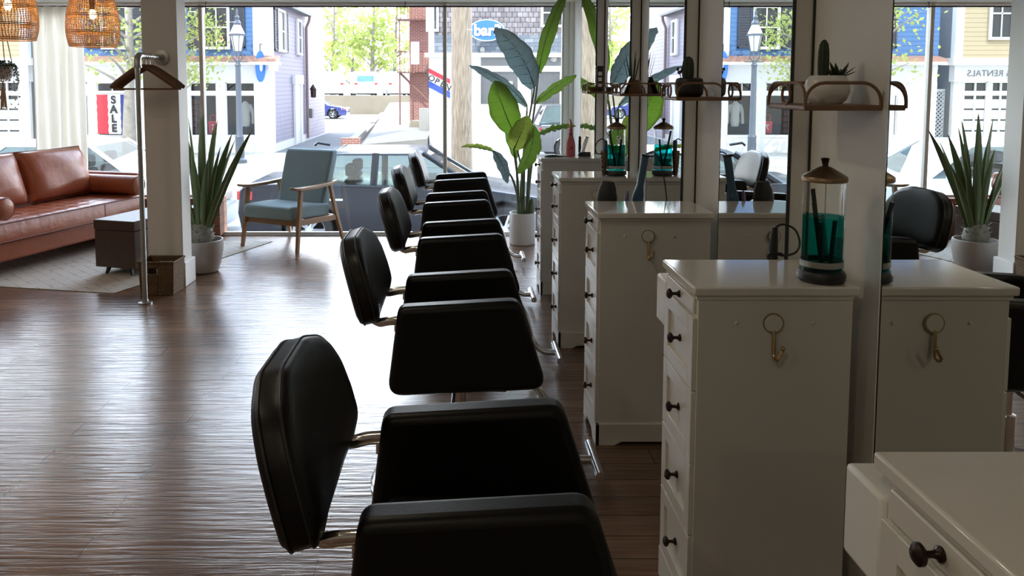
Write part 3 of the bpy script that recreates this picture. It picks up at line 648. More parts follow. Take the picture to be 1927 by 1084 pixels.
# basket by the column
t = thing('seagrass_basket', 'woven seagrass basket with cut-out handles at the foot of the column', 'basket', (-2.165, 5.675, 0), R(-2))
bw, bd, bh, th = 0.128, 0.105, 0.236, 0.010
b = MB()
def taper(x, y, z):
    k = 0.93 + 0.07 * z / bh; return (x * k, y * k, z)
def tbox(bm, x0, x1, y0, y1, z0, z1):
    vs = [bm.bm.verts.new(taper(x, y, z)) for x in (x0, x1) for y in (y0, y1) for z in (z0, z1)]
    for f in ((0, 1, 3, 2), (4, 6, 7, 5), (0, 4, 5, 1), (2, 3, 7, 6), (0, 2, 6, 4), (1, 5, 7, 3)): bm.bm.faces.new([vs[i] for i in f])
tbox(b, -bw, bw, -bd, bd, 0.001, th)
tbox(b, -bw, -bw + th, -bd, bd, th, bh); tbox(b, bw - th, bw, -bd, bd, th, bh); tbox(b, -bw + th, bw - th, bd - th, bd, th, bh)
hx0, hx1, hz0, hz1 = -0.062, 0.012, 0.152, 0.192
tbox(b, -bw + th, hx0, -bd, -bd + th, th, bh); tbox(b, hx1, bw - th, -bd, -bd + th, th, bh); tbox(b, hx0, hx1, -bd, -bd + th, th, hz0); tbox(b, hx0, hx1, -bd, -bd + th, hz1, bh)
b.build('body', SEAGRASS, t, bevel=0.003)
q = MB(); q.tube([(-bw, -bd, bh), (bw, -bd, bh), (bw, bd, bh), (-bw, bd, bh)], 0.0085, 8, True); q.build('rim', SEAGRASS, t)
o = boxo('paper_pad', POT_WHITE, None, -2.20, -2.10, 5.66, 5.73, 0.013, 0.212, bevel=0.003); tag(o, 'pale folded paper standing inside the seagrass basket', 'paper')

# agave
AX, AY = -2.075, 6.295
t = thing('agave', 'tall spiky agave in a matte grey pot beside the column', 'potted plant', (AX, AY, 0))
MB().lathe([(0.0, 0.001), (0.105, 0.001), (0.125, 0.012), (0.150, 0.09), (0.166, 0.18), (0.168, 0.245), (0.164, 0.262), (0.154, 0.262), (0.152, 0.225), (0.0, 0.22)], 44).build('pot', POT_GREY, t)
MB().lathe([(0.0, 0.222), (0.152, 0.224), (0.08, 0.236), (0.0, 0.240)], 28).build('soil', SOIL, t)
tr = MB(); tr.lathe([(0.0, 0.225), (0.085, 0.23), (0.098, 0.28), (0.085, 0.34), (0.06, 0.39), (0.0, 0.40)], 24)
for k in range(26):
    a = k * 2.39996; z = 0.245 + 0.0052 * k; blade(tr, (0.075 * math.cos(a), 0.075 * math.sin(a), z), (math.cos(a), math.sin(a), 0.9), 0.045, 0.018, 0.5)
tr.build('trunk', AGAVE_T, t)
tips = [(-0.075, -0.02, 1.236), (0.005, 0.05, 1.245), (0.045, -0.02, 1.274), (0.14, 0.03, 1.211), (0.185, -0.05, 1.013), (0.255, 0.02, 1.106), (0.425, 0.0, 1.144),
        (-0.14, 0.10, 1.12), (-0.22, -0.05, 1.02), (0.08, 0.17, 1.15), (0.24, 0.16, 1.05), (-0.02, -0.14, 1.00), (0.11, -0.13, 0.93), (-0.13, 0.2, 0.9), (0.30, -0.10, 0.88), (0.10, 0.10, 1.20), (-0.3, 0.06, 0.86)]
for k, tp in enumerate(tips):
    tp = Vector(tp); a = math.atan2(tp.y, tp.x + 0.001); base = Vector((0.045 * math.cos(a), 0.045 * math.sin(a), 0.30))
    n = 12; rings = []; ed = [[], []]
    ctrl = base.lerp(tp, 0.45) + Vector((math.cos(a), math.sin(a), 0)) * (-0.02) + Vector((0, 0, 0.02))
    side = Vector((-math.sin(a), math.cos(a), 0)); outw = Vector((math.cos(a), math.sin(a), 0))
    if k in (1, 2, 3, 5, 6): side = (side + Vector((0.8, 0.2, 0))).normalized() * (1 if side.x > -0.2 else -1); side = (side * 0.4 + Vector((1, 0.1, 0)) * 0.6).normalized()
    for i in range(n + 1):
        s = i / n; p = base * (1 - s) ** 2 + ctrl * 2 * s * (1 - s) + tp * s * s
        w = 0.030 * (0.75 + 1.1 * s - 1.15 * s * s) * (1 - s ** 6) if i < n else 0.0006
        w = max(w, 0.0006)
        cup = w * 0.55; thk = 0.006 * (1 - s) + 0.0008
        rings.append([p + side * w + outw * (-cup), p - outw * 0.0 + outw * thk * 0.2, p - side * w + outw * (-cup), p - side * w * 0.5 + outw * (thk * 0.6), p + outw * (thk * 1.6), p + side * w * 0.5 + outw * (thk * 0.6)])
        ed[0].append(p + side * w - outw * cup); ed[1].append(p - side * w - outw * cup)
    lf = MB().rings(rings).build('leaf', AGAVE_M, t, smooth=60)
    e = MB()
    for l in ed:
        e.tube(l, [0.0016] * n + [0.0005], 5)
        for i in range(2, n - 1):
            o_ = (l[i] - (ed[0][i] + ed[1][i]) * 0.5).normalized()
            e.tube([l[i], l[i] + o_ * 0.006 + Vector((0, 0, 0.003))], [0.0016, 0.0003], 4)
    e.build('leaf_margin', AGAVE_E, lf)

# blue armchair
t = thing('armchair', 'blue-grey upholstered armchair with light oak frame facing the room', 'armchair', (-1.600, 7.395, 0), R(-27))
# local: -y is the front, x across
SX, FY, BY = 0.305, -0.30, 0.335
for s in (-1, 1):
    x = s * SX
    def leg(pts, sz):
        b = MB(); rings = []
        for (px, py, pz), (a, c) in zip(pts, sz): rings.append([Vector((px + i * a, py + j * c, pz)) for i, j in ((-1, -1), (1, -1), (1, 1), (-1, 1))])
        b.rings(rings); return b
    leg([(x + s * 0.012, FY - 0.005, 0.001), (x, FY + 0.045, 0.32), (x, FY + 0.075, 0.552)], [(0.013, 0.016), (0.016, 0.023), (0.014, 0.020)]).build('leg', OAK, t, bevel=0.004)
    leg([(x + s * 0.012, BY + 0.055, 0.001), (x, BY - 0.050, 0.30), (x, BY - 0.125, 0.552)], [(0.013, 0.015), (0.016, 0.023), (0.014, 0.018)]).build('leg', OAK, t, bevel=0.004)
    b = MB(); rings = []
    for y, z, w, h in ((FY - 0.055, 0.583, 0.020, 0.008), (FY - 0.02, 0.572, 0.032, 0.012), (FY + 0.06, 0.563, 0.036, 0.014), (0.0, 0.560, 0.030, 0.015), (BY - 0.13, 0.566, 0.022, 0.015), (BY - 0.03, 0.582, 0.018, 0.013)):
        rings.append([Vector((x + i * w, y, z + j * h)) for i, j in ((-1, -1), (1, -1), (1, 1), (-1, 1))])
    b.rings(rings); b.build('armrest', OAK, t, bevel=0.005)
    leg([(x, FY + 0.055, 0.275), (x, BY - 0.06, 0.245)], [(0.011, 0.026), (0.011, 0.026)])
    b = MB(); b.rings([[Vector((x + i * 0.011, y, z + j * 0.026)) for i, j in ((-1, -1), (1, -1), (1, 1), (-1, 1))] for y, z in ((FY + 0.04, 0.262), (BY - 0.05, 0.240))]); b.build('side_rail', OAK, t, bevel=0.003)
b = MB(); b.box(-SX, SX, FY + 0.05, FY + 0.073, 0.225, 0.285); b.build('front_rail', OAK, t, bevel=0.003)
b = MB(); b.box(-SX, SX, BY - 0.09, BY - 0.067, 0.215, 0.27); b.build('back_rail', OAK, t, bevel=0.003)
b = MB(); rings = []
for y, z0, z1, w in ((FY - 0.035, 0.295, 0.392, 0.272), (FY + 0.0, 0.285, 0.408, 0.278), (0.0, 0.275, 0.402, 0.282), (BY - 0.10, 0.262, 0.378, 0.280)):
    rings.append([Vector((-w, y, z0)), Vector((w, y, z0)), Vector((w, y, z1)), Vector((-w, y, z1))])
b.rings(rings); b.build('seat_cushion', BLUE_FAB, t, bevel=0.022, seg=4)
b = MB(); rings = []
for z, y0, y1, w in ((0.372, BY - 0.205, BY - 0.085, 0.262), (0.60, BY - 0.135, BY - 0.025, 0.272), (0.82, BY - 0.062, BY + 0.042, 0.278), (0.872, BY - 0.040, BY + 0.050, 0.272)):
    rings.append([Vector((-w, y0, z)), Vector((w, y0, z)), Vector((w, y1, z)), Vector((-w, y1, z))])
b.rings(rings); b.build('back_cushion', BLUE_FAB, t, bevel=0.022, seg=4)

# rug
def rug_material():
    m = bpy.data.materials.new('cream_rug'); m.use_nodes = True; nt = m.node_tree; b = nt.nodes['Principled BSDF']; b.inputs['Roughness'].default_value = 0.95
    tc = nt.nodes.new('ShaderNodeTexCoord'); mp = nt.nodes.new('ShaderNodeMapping'); mp.inputs['Rotation'].default_value = (0, 0, R(45)); mp.inputs['Scale'].default_value = (1, 1, 1)
    nt.links.new(tc.outputs['Object'], mp.inputs[0])
    br = nt.nodes.new('ShaderNodeTexBrick'); br.inputs['Scale'].default_value = 1; br.inputs['Brick Width'].default_value = 0.17; br.inputs['Row Height'].default_value = 0.085; br.inputs['Mortar Size'].default_value = 0.008; br.inputs['Mortar Smooth'].default_value = 0.7
    br.inputs['Color1'].default_value = (0.55, 0.51, 0.45, 1); br.inputs['Color2'].default_value = (0.50, 0.46, 0.40, 1); br.inputs['Mortar'].default_value = (0.26, 0.24, 0.22, 1)
    nt.links.new(mp.outputs[0], br.inputs['Vector'])
    n = nt.nodes.new('ShaderNodeTexNoise'); n.inputs['Scale'].default_value = 9; n.inputs['Detail'].default_value = 6; nt.links.new(tc.outputs['Object'], n.inputs['Vector'])
    rp = nt.nodes.new('ShaderNodeMapRange'); rp.inputs['From Min'].default_value = 0.35; rp.inputs['From Max'].default_value = 0.62; nt.links.new(n.outputs['Fac'], rp.inputs['Value'])
    mx = nt.nodes.new('ShaderNodeMix'); mx.data_type = 'RGBA'; mx.inputs['B'].default_value = (0.53, 0.49, 0.43, 1)
    nt.links.new(rp.outputs[0], mx.inputs['Factor']); nt.links.new(br.outputs['Color'], mx.inputs['A']); nt.links.new(mx.outputs['Result'], b.inputs['Base Color'])
    n3 = nt.nodes.new('ShaderNodeTexNoise'); n3.inputs['Scale'].default_value = 220; nt.links.new(tc.outputs['Object'], n3.inputs['Vector'])
    bp = nt.nodes.new('ShaderNodeBump'); bp.inputs['Strength'].default_value = 0.5; bp.inputs['Distance'].default_value = 0.01; nt.links.new(n3.outputs['Fac'], bp.inputs['Height']); nt.links.new(bp.outputs[0], b.inputs['Normal'])
    return m
rg = MB(); zt = 0.006
cs = [Vector((-2.488, 5.612, 0)), Vector((-1.80, 7.50, 0)), Vector((-4.25, 7.68, 0)), Vector((-4.75, 6.08, 0))]
rg.rings([[p + Vector((0, 0, 0.0005)) for p in cs], [p + Vector((0, 0, zt)) for p in cs]])
o = rg.build('area_rug', rug_material(), None, bevel=0.002)
tag(o, 'cream area rug with a faint lattice pattern under the leather sofa and the wooden trunk', 'rug')

# sofa: local x runs along its length (away from the viewer), y towards its back
SA = math.atan2(0.957, 0.288)
t = thing('leather_sofa', 'cognac leather sofa with tufted seat and two back cushions on the rug', 'sofa', (-3.555, 5.92, zt), SA)
L = 1.74; Dp = 0.88
b = MB(); b.box(0.0, L, 0.035, Dp - 0.02, 0.115, 0.275); b.build('base_rail', LEATHER, t, bevel=0.02, seg=3)
for x, y in ((0.08, 0.10), (L - 0.08, 0.10), (0.08, Dp - 0.1), (L - 0.08, Dp - 0.1)):
    MB().lathe([(0.0, 0.001), (0.012, 0.001), (0.022, 0.118), (0.0, 0.118)], 16, Matrix.Translation((x, y, 0))).build('leg', WALNUT, t)
b = MB(); b.box(-0.02, L + 0.02, Dp - 0.14, Dp, 0.12, 0.66); b.build('back_frame', LEATHER, t, bevel=0.03, seg=3)
for x0, x1 in ((-0.06, 0.03), (L - 0.03, L + 0.06)):
    b = MB(); b.box(x0, x1, 0.05, Dp, 0.12, 0.645); b.build('arm', LEATHER, t, bevel=0.025, seg=3)
# seat cushion with a tufted top
x0, x1, y0, y1, z0, z1 = 0.035, L - 0.035, -0.01, Dp - 0.15, 0.275, 0.440
nx, ny = 96, 42; b = MB(); grid = []
for i in range(nx + 1):
    row = []
    for j in range(ny + 1):
        x = x0 + (x1 - x0) * i / nx; y = y0 + (y1 - y0) * j / ny
        ux = (x - x0) / 0.145; uy = (y - y0) / 0.145
        dx = abs(ux - round(ux)) * 0.145; dy = abs(uy - round(uy)) * 0.145
        dm = min(dx, dy); edge = min(x - x0, x1 - x, y - y0, y1 - y)
        z = z1 - 0.011 * math.exp(-(dm / 0.010) ** 2) * min(1, edge / 0.04) - 0.016 * max(0, 1 - edge / 0.028) ** 2
        row.append(b.bm.verts.new((x, y, z)))
    grid.append(row)
for i in range(nx):
    for j in range(ny): b.bm.faces.new((grid[i][j], grid[i + 1][j], grid[i + 1][j + 1], grid[i][j + 1]))
rim = [grid[i][0] for i in range(nx + 1)] + [grid[nx][j] for j in range(1, ny + 1)] + [grid[i][ny] for i in range(nx - 1, -1, -1)] + [grid[0][j] for j in range(ny - 1, 0, -1)]
low = [b.bm.verts.new((v.co.x, v.co.y, z0)) for v in rim]
for i in range(len(rim)): b.bm.faces.new((rim[i], low[i], low[(i + 1) % len(rim)], rim[(i + 1) % len(rim)]))
b.bm.faces.new(low)
st = b.build('seat_cushion', LEATHER, t, smooth=60)
q = MB(); q.tube([(x0, y0, z1 - 0.014), (x1, y0, z1 - 0.014), (x1, y1, z1 - 0.014), (x0, y1, z1 - 0.014)], 0.006, 8, True); q.tube([(x0, y0 - 0.001, z0 + 0.006), (x1, y0 - 0.001, z0 + 0.006)], 0.005, 8)
q.tube([(L * 0.70, y0 - 0.001, z0 + 0.01), (L * 0.70, y0 - 0.001, z1 - 0.02)], 0.0025, 6); q.tube([(L * 0.68, 0.0345, 0.13), (L * 0.68, 0.0345, 0.265)], 0.0025, 6)
q.build('piping', LEATHER_D, st)
def cushion(bm, w, h, th, M, n=16):
    """plump pillow: grid front and back meeting at a seam"""
    for sgn in (1, -1):
        g = []
        for i in range(n + 1):
            row = []
            for j in range(n + 1):
                u = -1 + 2 * i / n; v = -1 + 2 * j / n
                e = (1 - abs(u) ** 3.0) * (1 - abs(v) ** 3.0)
                puff = th / 2 * max(e, 0) ** 0.42 * (1 + 0.05 * math.sin(5 * u + 3 * v) + 0.04 * math.sin(9 * v - 4 * u))
                cx = 1 - 0.035 * (1 - abs(v)) ; cz = 1 - 0.03 * (1 - abs(u))
                row.append(bm.bm.verts.new(M @ Vector((u * w / 2 * cx, sgn * puff, v * h / 2 * cz))))
            g.append(row)
        for i in range(n):
            for j in range(n): bm.bm.faces.new((g[i][j], g[i + 1][j], g[i + 1][j + 1], g[i][j + 1]))
    bmesh.ops.remove_doubles(bm.bm, verts=bm.bm.verts[:], dist=0.0008)
    return [M @ Vector((u * w / 2, 0, v * h / 2)) for u, v in ((-1, -1), (1, -1), (1, 1), (-1, 1))]
for k in range(2):
    cx = 0.10 + (L - 0.20) * (k + 0.5) / 2; M = Matrix.Translation((cx, 0.56, 0.675)) @ Matrix.Rotation(R(-19), 4, 'X')
    b = MB(); cushion(b, (L - 0.22) / 2, 0.47, 0.22, M); cu = b.build('back_cushion', LEATHER, t, smooth=75)
    w, h = (L - 0.22) / 2, 0.47
    MB().tube([M @ Vector((u * w / 2 * (1 - 0.035 * (1 - abs(v))), 0, v * h / 2 * (1 - 0.03 * (1 - abs(u))))) for u, v in [(-1 + k / 5, -1) for k in range(10)] + [(1, -1 + k / 5) for k in range(10)] + [(1 - k / 5, 1) for k in range(10)] + [(-1, 1 - k / 5) for k in range(10)]], 0.005, 6, True).build('piping', LEATHER_D, cu)
for xx in (0.115, L - 0.115):
    bo = MB().lathe([(0.0, 0), (0.07, 0.0), (0.086, 0.012), (0.088, 0.03), (0.088, 0.69), (0.086, 0.71), (0.07, 0.72), (0.0, 0.72)], 30, Matrix.Translation((xx, -0.06, 0.545)) @ Matrix.Rotation(-PI / 2, 4, 'X')).build('bolster', LEATHER, t)
    MB().tube(circle((xx, -0.052, 0.545), 0.083, (1, 0, 0), (0, 0, 1), 30), 0.004, 6, True).build('piping', LEATHER_D, bo)

# wooden trunk used as a coffee table
t = thing('wooden_trunk', 'dark walnut trunk on splayed legs used as coffee table before the sofa', 'trunk', (-2.700, 6.125, zt), R(-16.5))
w = 0.185; l = 0.86
b = MB(); b.box(-w, w, 0, l, 0.062, 0.355); b.build('body', WALNUT, t, bevel=0.006)
b = MB(); b.box(-w - 0.004, w + 0.004, -0.004, l + 0.004, 0.359, 0.436); b.build('lid', WALNUT, t, bevel=0.006)
for x, y, sx, sy in ((-w + 0.085, 0.06, -0.02, -0.015), (w - 0.085, 0.06, 0.02, -0.015), (-w + 0.085, l - 0.06, -0.02, 0.015), (w - 0.085, l - 0.06, 0.02, 0.015)):
    b = MB(); b.rings([[Vector((x + i * q + sx * f, y + j * q + sy * f, z)) for i, j in ((-1, -1), (1, -1), (1, 1), (-1, 1))] for z, q, f in ((0.001, 0.009, 1), (0.062, 0.016, 0))]); b.build('leg', BLACK, t, bevel=0.002)
p = Matrix.Translation((-2.700, 6.125, zt)) @ Matrix.Rotation(R(-16.5), 4, 'Z') @ Vector((0.085, 0.46, 0.436))
t = thing('potted_herb', 'small bushy green plant in a pale pot on the wooden trunk', 'potted plant', p)
MB().lathe([(0.0, 0.001), (0.032, 0.001), (0.042, 0.01), (0.046, 0.075), (0.042, 0.078), (0.04, 0.065), (0.0, 0.063)], 26).build('pot', POT_GREY, t)
b = MB()
for k in range(150):
    a = random.random() * 2 * PI; e = random.uniform(0.1, 1.5); r = random.uniform(0.03, 0.072)
    c = Vector((math.cos(a) * math.cos(e) * r, math.sin(a) * math.cos(e) * r, 0.085 + math.sin(e) * r * 1.4))
    blade(b, c, (math.cos(a), math.sin(a), random.uniform(-0.3, 1.0)), 0.022, 0.007, 0.3, n=3)
b.build('foliage', LEAF_G, t)

# rattan pendants
def make_pendant(label, loc):
    t = thing('rattan_pendant', label, 'pendant lamp', loc, 0, 'rattan pendants over the waiting corner')
    prof = [(0.085, 0.45), (0.115, 0.435), (0.145, 0.39), (0.168, 0.32), (0.184, 0.245), (0.193, 0.16), (0.191, 0.09), (0.184, 0.045), (0.170, 0.0)]
    def rad(z):
        for (r0, z0), (r1, z1) in zip(prof, prof[1:]):
            if z1 <= z <= z0: k = (z - z1) / (z0 - z1); return r1 + (r0 - r1) * k
        return prof[0][0]
    b = MB()
    zs = [0.004 + 0.0127 * k for k in range(36)]
    for i, z in enumerate(zs):
        thick = 0.0046 if i in (0, 1, 8, 9, 18, 19, 27) else 0.0022
        b.tube(circle((0, 0, z), rad(z), (1, 0, 0), (0, 1, 0), 48), thick, 4, True)
    for k in range(60):
        a = 2 * PI * k / 60
        pts = [(rad(z) * math.cos(a + 0.02 * math.sin(z * 60 + k)), rad(z) * math.sin(a + 0.02 * math.sin(z * 60 + k)), z) for z in [0.03 * q for q in range(16)]]
        b.tube(pts, 0.0024, 4)
    b.lathe([(0.02, 0.452), (0.085, 0.450), (0.085, 0.454), (0.02, 0.456)], 32)
    b.build('shade', RATTAN, t, smooth=0)
    s = MB().lathe([(0.0, 0.285), (0.020, 0.285), (0.022, 0.36), (0.006, 0.37), (0.0, 0.37)], 16).build('socket', BLACK, t)
    MB().ball((0, 0, 0.248), 0.027, 0.027, 0.040, 16, 10).build('bulb', BULB, t)
    MB().tube([(0, 0, 0.36), (0, 0, CEIL - loc[2])], 0.003, 6).build('cord', BLACK, t)
    MB().lathe([(0.0, CEIL - loc[2] - 0.025), (0.05, CEIL - loc[2] - 0.025), (0.055, CEIL - loc[2] - 0.001), (0.0, CEIL - loc[2] - 0.001)], 24).build('canopy', BLACK, t)
    return t
pd = make_pendant('woven rattan pendant lamp hanging by the cream curtain, between it and the column', (-2.838, 6.2, 1.786))
pl_ = dup(pd, (-3.235, 5.75, 1.812), 0.5, 'woven rattan pendant lamp cut by the picture edge, above the trailing plant')
# curtain rod along the window head, on hooks
t = thing('curtain_rod', 'thin dark curtain rod on hooks along the head of the window', 'curtain rod', (0, 0, 0))
MB().tube([(-6.9, 7.745, 2.243), (1.0, 7.745, 2.243)], 0.0085, 10).build('rod', ROD_M, t)
for x in (-4.9, -2.46, -0.54, 0.93):
    MB().tube([(x, 7.745, 2.243 - 0.012), (x, 7.757, 2.243 - 0.010), (x, 7.76, 2.243), (x, 7.757, 2.285), (x, 7.79, 2.29)], 0.004, 6).build('hook', ROD_M, t)
# curtain: gathered sheer cloth
def curtain(label, x0, x1, y, folds, amp, ztop, zbot, flare=0.0):
    b = MB(); n = folds * 14; rows = 10; g = []
    for j in range(rows + 1):
        s = j / rows; z = ztop + (zbot - ztop) * s; row = []
        for i in range(n + 1):
            u = i / n
            x = x0 + (x1 - x0) * (0.5 + (u - 0.5) * (1 + flare * s)) + 0.006 * math.sin(13 * u + 4 * s)
            yy = y + amp * (0.55 + 0.45 * s) * math.sin(2 * PI * folds * u + 0.5 * math.sin(3 * s + u * 7)) + 0.012 * math.sin(4 * PI * u + s)
            row.append(b.bm.verts.new((x, yy, z)))
        g.append(row)
    for j in range(rows):
        for i in range(n): b.bm.faces.new((g[j][i], g[j][i + 1], g[j + 1][i + 1], g[j + 1][i]))
    o = b.build('curtain', CURTAIN_M, None, smooth=80, solid=0.002); tag(o, label, 'curtain', 'cream curtains at the window'); return o
curtain('cream floor-length curtain gathered behind the sofa, next to the trailing plant', -4.10, -3.62, 7.66, 5, 0.042, 2.235, 0.41, 0.08)
# hanging planter
t = thing('hanging_planter', 'trailing plant in a macrame holder hanging at the window above the sofa', 'hanging plant', (-4.27, 7.45, 1.62))
MB().lathe([(0.0, -0.08), (0.055, -0.075), (0.082, -0.03), (0.085, 0.04), (0.080, 0.043), (0.076, 0.03), (0.0, 0.028)], 26).build('pot', POT_GREY, t)
b = MB()
for k in range(4):
    a = PI / 4 + k * PI / 2
    b.tube([(0, 0, CEIL - 1.62), (0.02 * math.cos(a), 0.02 * math.sin(a), 0.5), (0.09 * math.cos(a), 0.09 * math.sin(a), 0.04), (0.075 * math.cos(a), 0.075 * math.sin(a), -0.06), (0, 0, -0.105), (0.012 * math.cos(a), 0.012 * math.sin(a), -0.16)], 0.005, 6)
for k in range(16):
    a = k * 2.4; b.tube([(0, 0, -0.10), (0.016 * math.cos(a), 0.016 * math.sin(a), -0.18), (0.026 * math.cos(a), 0.026 * math.sin(a), -0.33 - 0.04 * random.random())], 0.004, 5)
b.build('macrame_hanger', mat('jute_cord', (0.42, 0.30, 0.19), 0.9, noise=(40, 0.2)), t)
b = MB()
for k in range(22):
    a = k * 2.4; L_ = random.uniform(0.1, 0.42) if k % 2 else random.uniform(0.05, 0.2)
    p = Vector((0.06 * math.cos(a), 0.06 * math.sin(a), 0.04)); q = Vector((0.12 * math.cos(a), 0.12 * math.sin(a), 0.02)); r = q + Vector((0.015 * math.cos(a), 0, -L_))
    path = smoothpath([p, (p + q) / 2 + Vector((0, 0, 0.03)), q, r], 5); b.tube(path, 0.0018, 4)
    for s in range(int(L_ / 0.016) + 6):
        c = path[min(len(path) - 1, int(s / (L_ / 0.016 + 6) * len(path)))] + Vector((random.uniform(-.012, .012), random.uniform(-.012, .012), random.uniform(-.008, .008)))
        b.ball(c, 0.009, 0.009, 0.007, 6, 4)
for k in range(60):
    a = random.random() * 2 * PI; r = random.uniform(0, 0.085); b.ball((r * math.cos(a), r * math.sin(a), 0.045 + random.uniform(0, 0.05)), 0.013, 0.013, 0.010, 6, 4)
b.build('foliage', SUCC, t)

# bird of paradise
BX, BYY = 0.575, 7.42
t = thing('bird_of_paradise', 'tall big-leaved bird of paradise plant in a white cylinder pot at the window', 'potted plant', (BX, BYY, 0))
MB().lathe([(0.0, 0.001), (0.118, 0.001), (0.123, 0.006), (0.123, 0.292), (0.120, 0.298), (0.112, 0.298), (0.110, 0.27), (0.0, 0.265)], 48).build('pot', POT_WHITE, t)
MB().lathe([(0.0, 0.262), (0.110, 0.267), (0.05, 0.276), (0.0, 0.278)], 28).build('soil', SOIL, t)
O = Vector((BX, BYY, 0))
VEIN_G = mat('leaf_vein', (0.10, 0.22, 0.04), 0.5, noise=(10, 0.2)); VEIN_D = mat('pale_leaf_vein', (0.10, 0.14, 0.15), 0.5, noise=(10, 0.2))
def big_leaf(base, tip, width, m, fold=0.25, face=(0, -1, 0), bend=(0, 0, 0), wave=0.004, tone=None, stalk_from=None):
    """blade from base to tip (world), with midrib, side veins as ripples, and its stalk"""
    base = Vector(base) - O; tip = Vector(tip) - O; d = tip - base; Ln = d.length; dn = d.normalized(); f = Vector(face)
    f = (f - dn * f.dot(dn)).normalized(); s = dn.cross(f).normalized(); bend = Vector(bend)
    n = 22; mcol = 4; g = []; mid = []
    b = MB()
    for i in range(n + 1):
        k = i / n; p = base + d * k + bend * (4 * k * (1 - k)) * Ln
        w = width / 2 * min(1, (math.sin(PI * min(1, k * 0.93 + 0.04)) ** 0.62)) * (1 - 0.25 * k) * (1 if i < n else 0.02)
        mid.append(p); row = []
        for j in range(-mcol, mcol + 1):
            u = j / mcol
            rp = wave * math.sin(k * 46 - abs(u) * 5) * (0.3 + abs(u))
            row.append(b.bm.verts.new(p + s * w * u * (1 - 0.10 * abs(u) * fold) + f * (abs(u) * w * fold) + f * rp + s * (wave * 0.9 * math.sin(k * 20 + j) * abs(u))))
        g.append(row)
    for i in range(n):
        for j in range(2 * mcol): b.bm.faces.new((g[i][j], g[i + 1][j], g[i + 1][j + 1], g[i][j + 1]))
    g_co = [[v.co.copy() for v in row] for row in g]
    lf = b.build('leaf', m, t, smooth=80, solid=0.0012)
    MB().tube([p - f * 0.001 for p in mid], [0.0045 * (1 - 0.8 * i / n) for i in range(n + 1)], 6).build('midrib', LEAF_RIB if m is not LEAF_D else STALK, lf)
    vb = MB(); dusky = m is LEAF_D
    for i in range(1, n - 3):
        for sg in (0, 2 * mcol):
            path = [g_co[i][mcol], g_co[i + 1][(mcol + sg) // 2], g_co[min(n, i + 2)][sg if sg == 0 else sg]]
            vb.tube([q_ - f * 0.0012 for q_ in path], [0.0023, 0.0019, 0.0006] if dusky else [0.0014, 0.0012, 0.0005], 4)
    vb.build('veins', VEIN_D if dusky else VEIN_G, lf)
    if stalk_from is not None:
        a = Vector(stalk_from); c = base
        MB().tube(smoothpath([a, a.lerp(c, 0.5) + Vector(((c.x - a.x) * -0.18, 0, 0.03)), a.lerp(c, 0.85) + Vector(((c.x - a.x) * -0.06, 0, 0.0)), c, mid[2]]), [0.0105] * 8 + [0.008] * 8 + [0.006] * 8 + [0.005], 8).build('stalk', STALK, t)
def sp(k): a = k * 2.4; return (0.035 * math.cos(a) * (1 + 0.2 * (k % 3)), 0.03 * math.sin(a), 0.262)
big_leaf((0.71, 7.35, 1.60), (0.96, 7.30, 2.36), 0.165, LEAF_G, 0.3, (0.45, -1, 0.1), (-0.05, 0, 0), 0.004, None, sp(0))
big_leaf((0.665, 7.28, 1.47), (0.30, 7.15, 2.00), 0.30, LEAF_D, 0.30, (-0.35, -1, -0.35), (0.06, 0, 0.06), 0.006, None, sp(1))
big_leaf((0.60, 7.30, 1.30), (0.07, 7.10, 1.665), 0.14, LEAF_D, 0.35, (-0.2, -0.8, -0.6), (0.03, 0, 0.07), 0.004, None, sp(2))
big_leaf((0.475, 7.18, 1.06), (0.30, 7.12, 1.53), 0.31, LEAF_G, 0.12, (0.1, -1, 0.15), (-0.03, -0.02, 0), 0.004, None, sp(3))
big_leaf((0.47, 7.08, 0.92), (0.59, 7.02, 1.22), 0.23, LEAF_Y, 0.18, (0.1, -1, 0.2), (0.0, -0.03, 0), 0.004, None, sp(4))
big_leaf((0.63, 7.12, 1.14), (0.50, 7.05, 0.70), 0.20, LEAF_G, 0.3, (0.5, -1, 0.2), (0.12, 0, 0), 0.005, None, sp(5))
big_leaf((0.30, 7.22, 0.885), (0.42, 7.18, 0.60), 0.12, LEAF_D, 0.3, (-0.3, -1, 0.3), (0.06, 0, 0.05), 0.004, None, None)
big_leaf((0.31, 7.22, 0.880), (0.0, 7.15, 0.935), 0.075, LEAF_Y, 0.5, (0, -0.6, 0.8), (0, 0, 0.06), 0.005, None, sp(6))
big_leaf((0.685, 7.32, 1.33), (1.06, 7.36, 1.58), 0.125, LEAF_G, 0.35, (0.3, -1, -0.4), (0, 0, 0.05), 0.006, None, sp(7))
big_leaf((0.69, 7.25, 1.03), (1.02, 7.10, 1.125), 0.085, LEAF_G, 0.4, (0.1, -0.7, 0.7), (0, 0, 0.05), 0.009, None, sp(8))
big_leaf((0.52, 7.50, 0.80), (0.40, 7.55, 1.20), 0.12, LEAF_G, 0.4, (0, -1, 0), (0.02, 0, 0), 0.005, None, sp(9))
MB().lathe([(0.0, 0.262), (0.038, 0.262), (0.030, 0.34), (0.016, 0.42), (0.0, 0.44)], 16, Matrix.Translation((0.055, -0.03, 0)) @ Matrix.Rotation(R(4), 4, 'Y')).build('sheath', STALK, t)
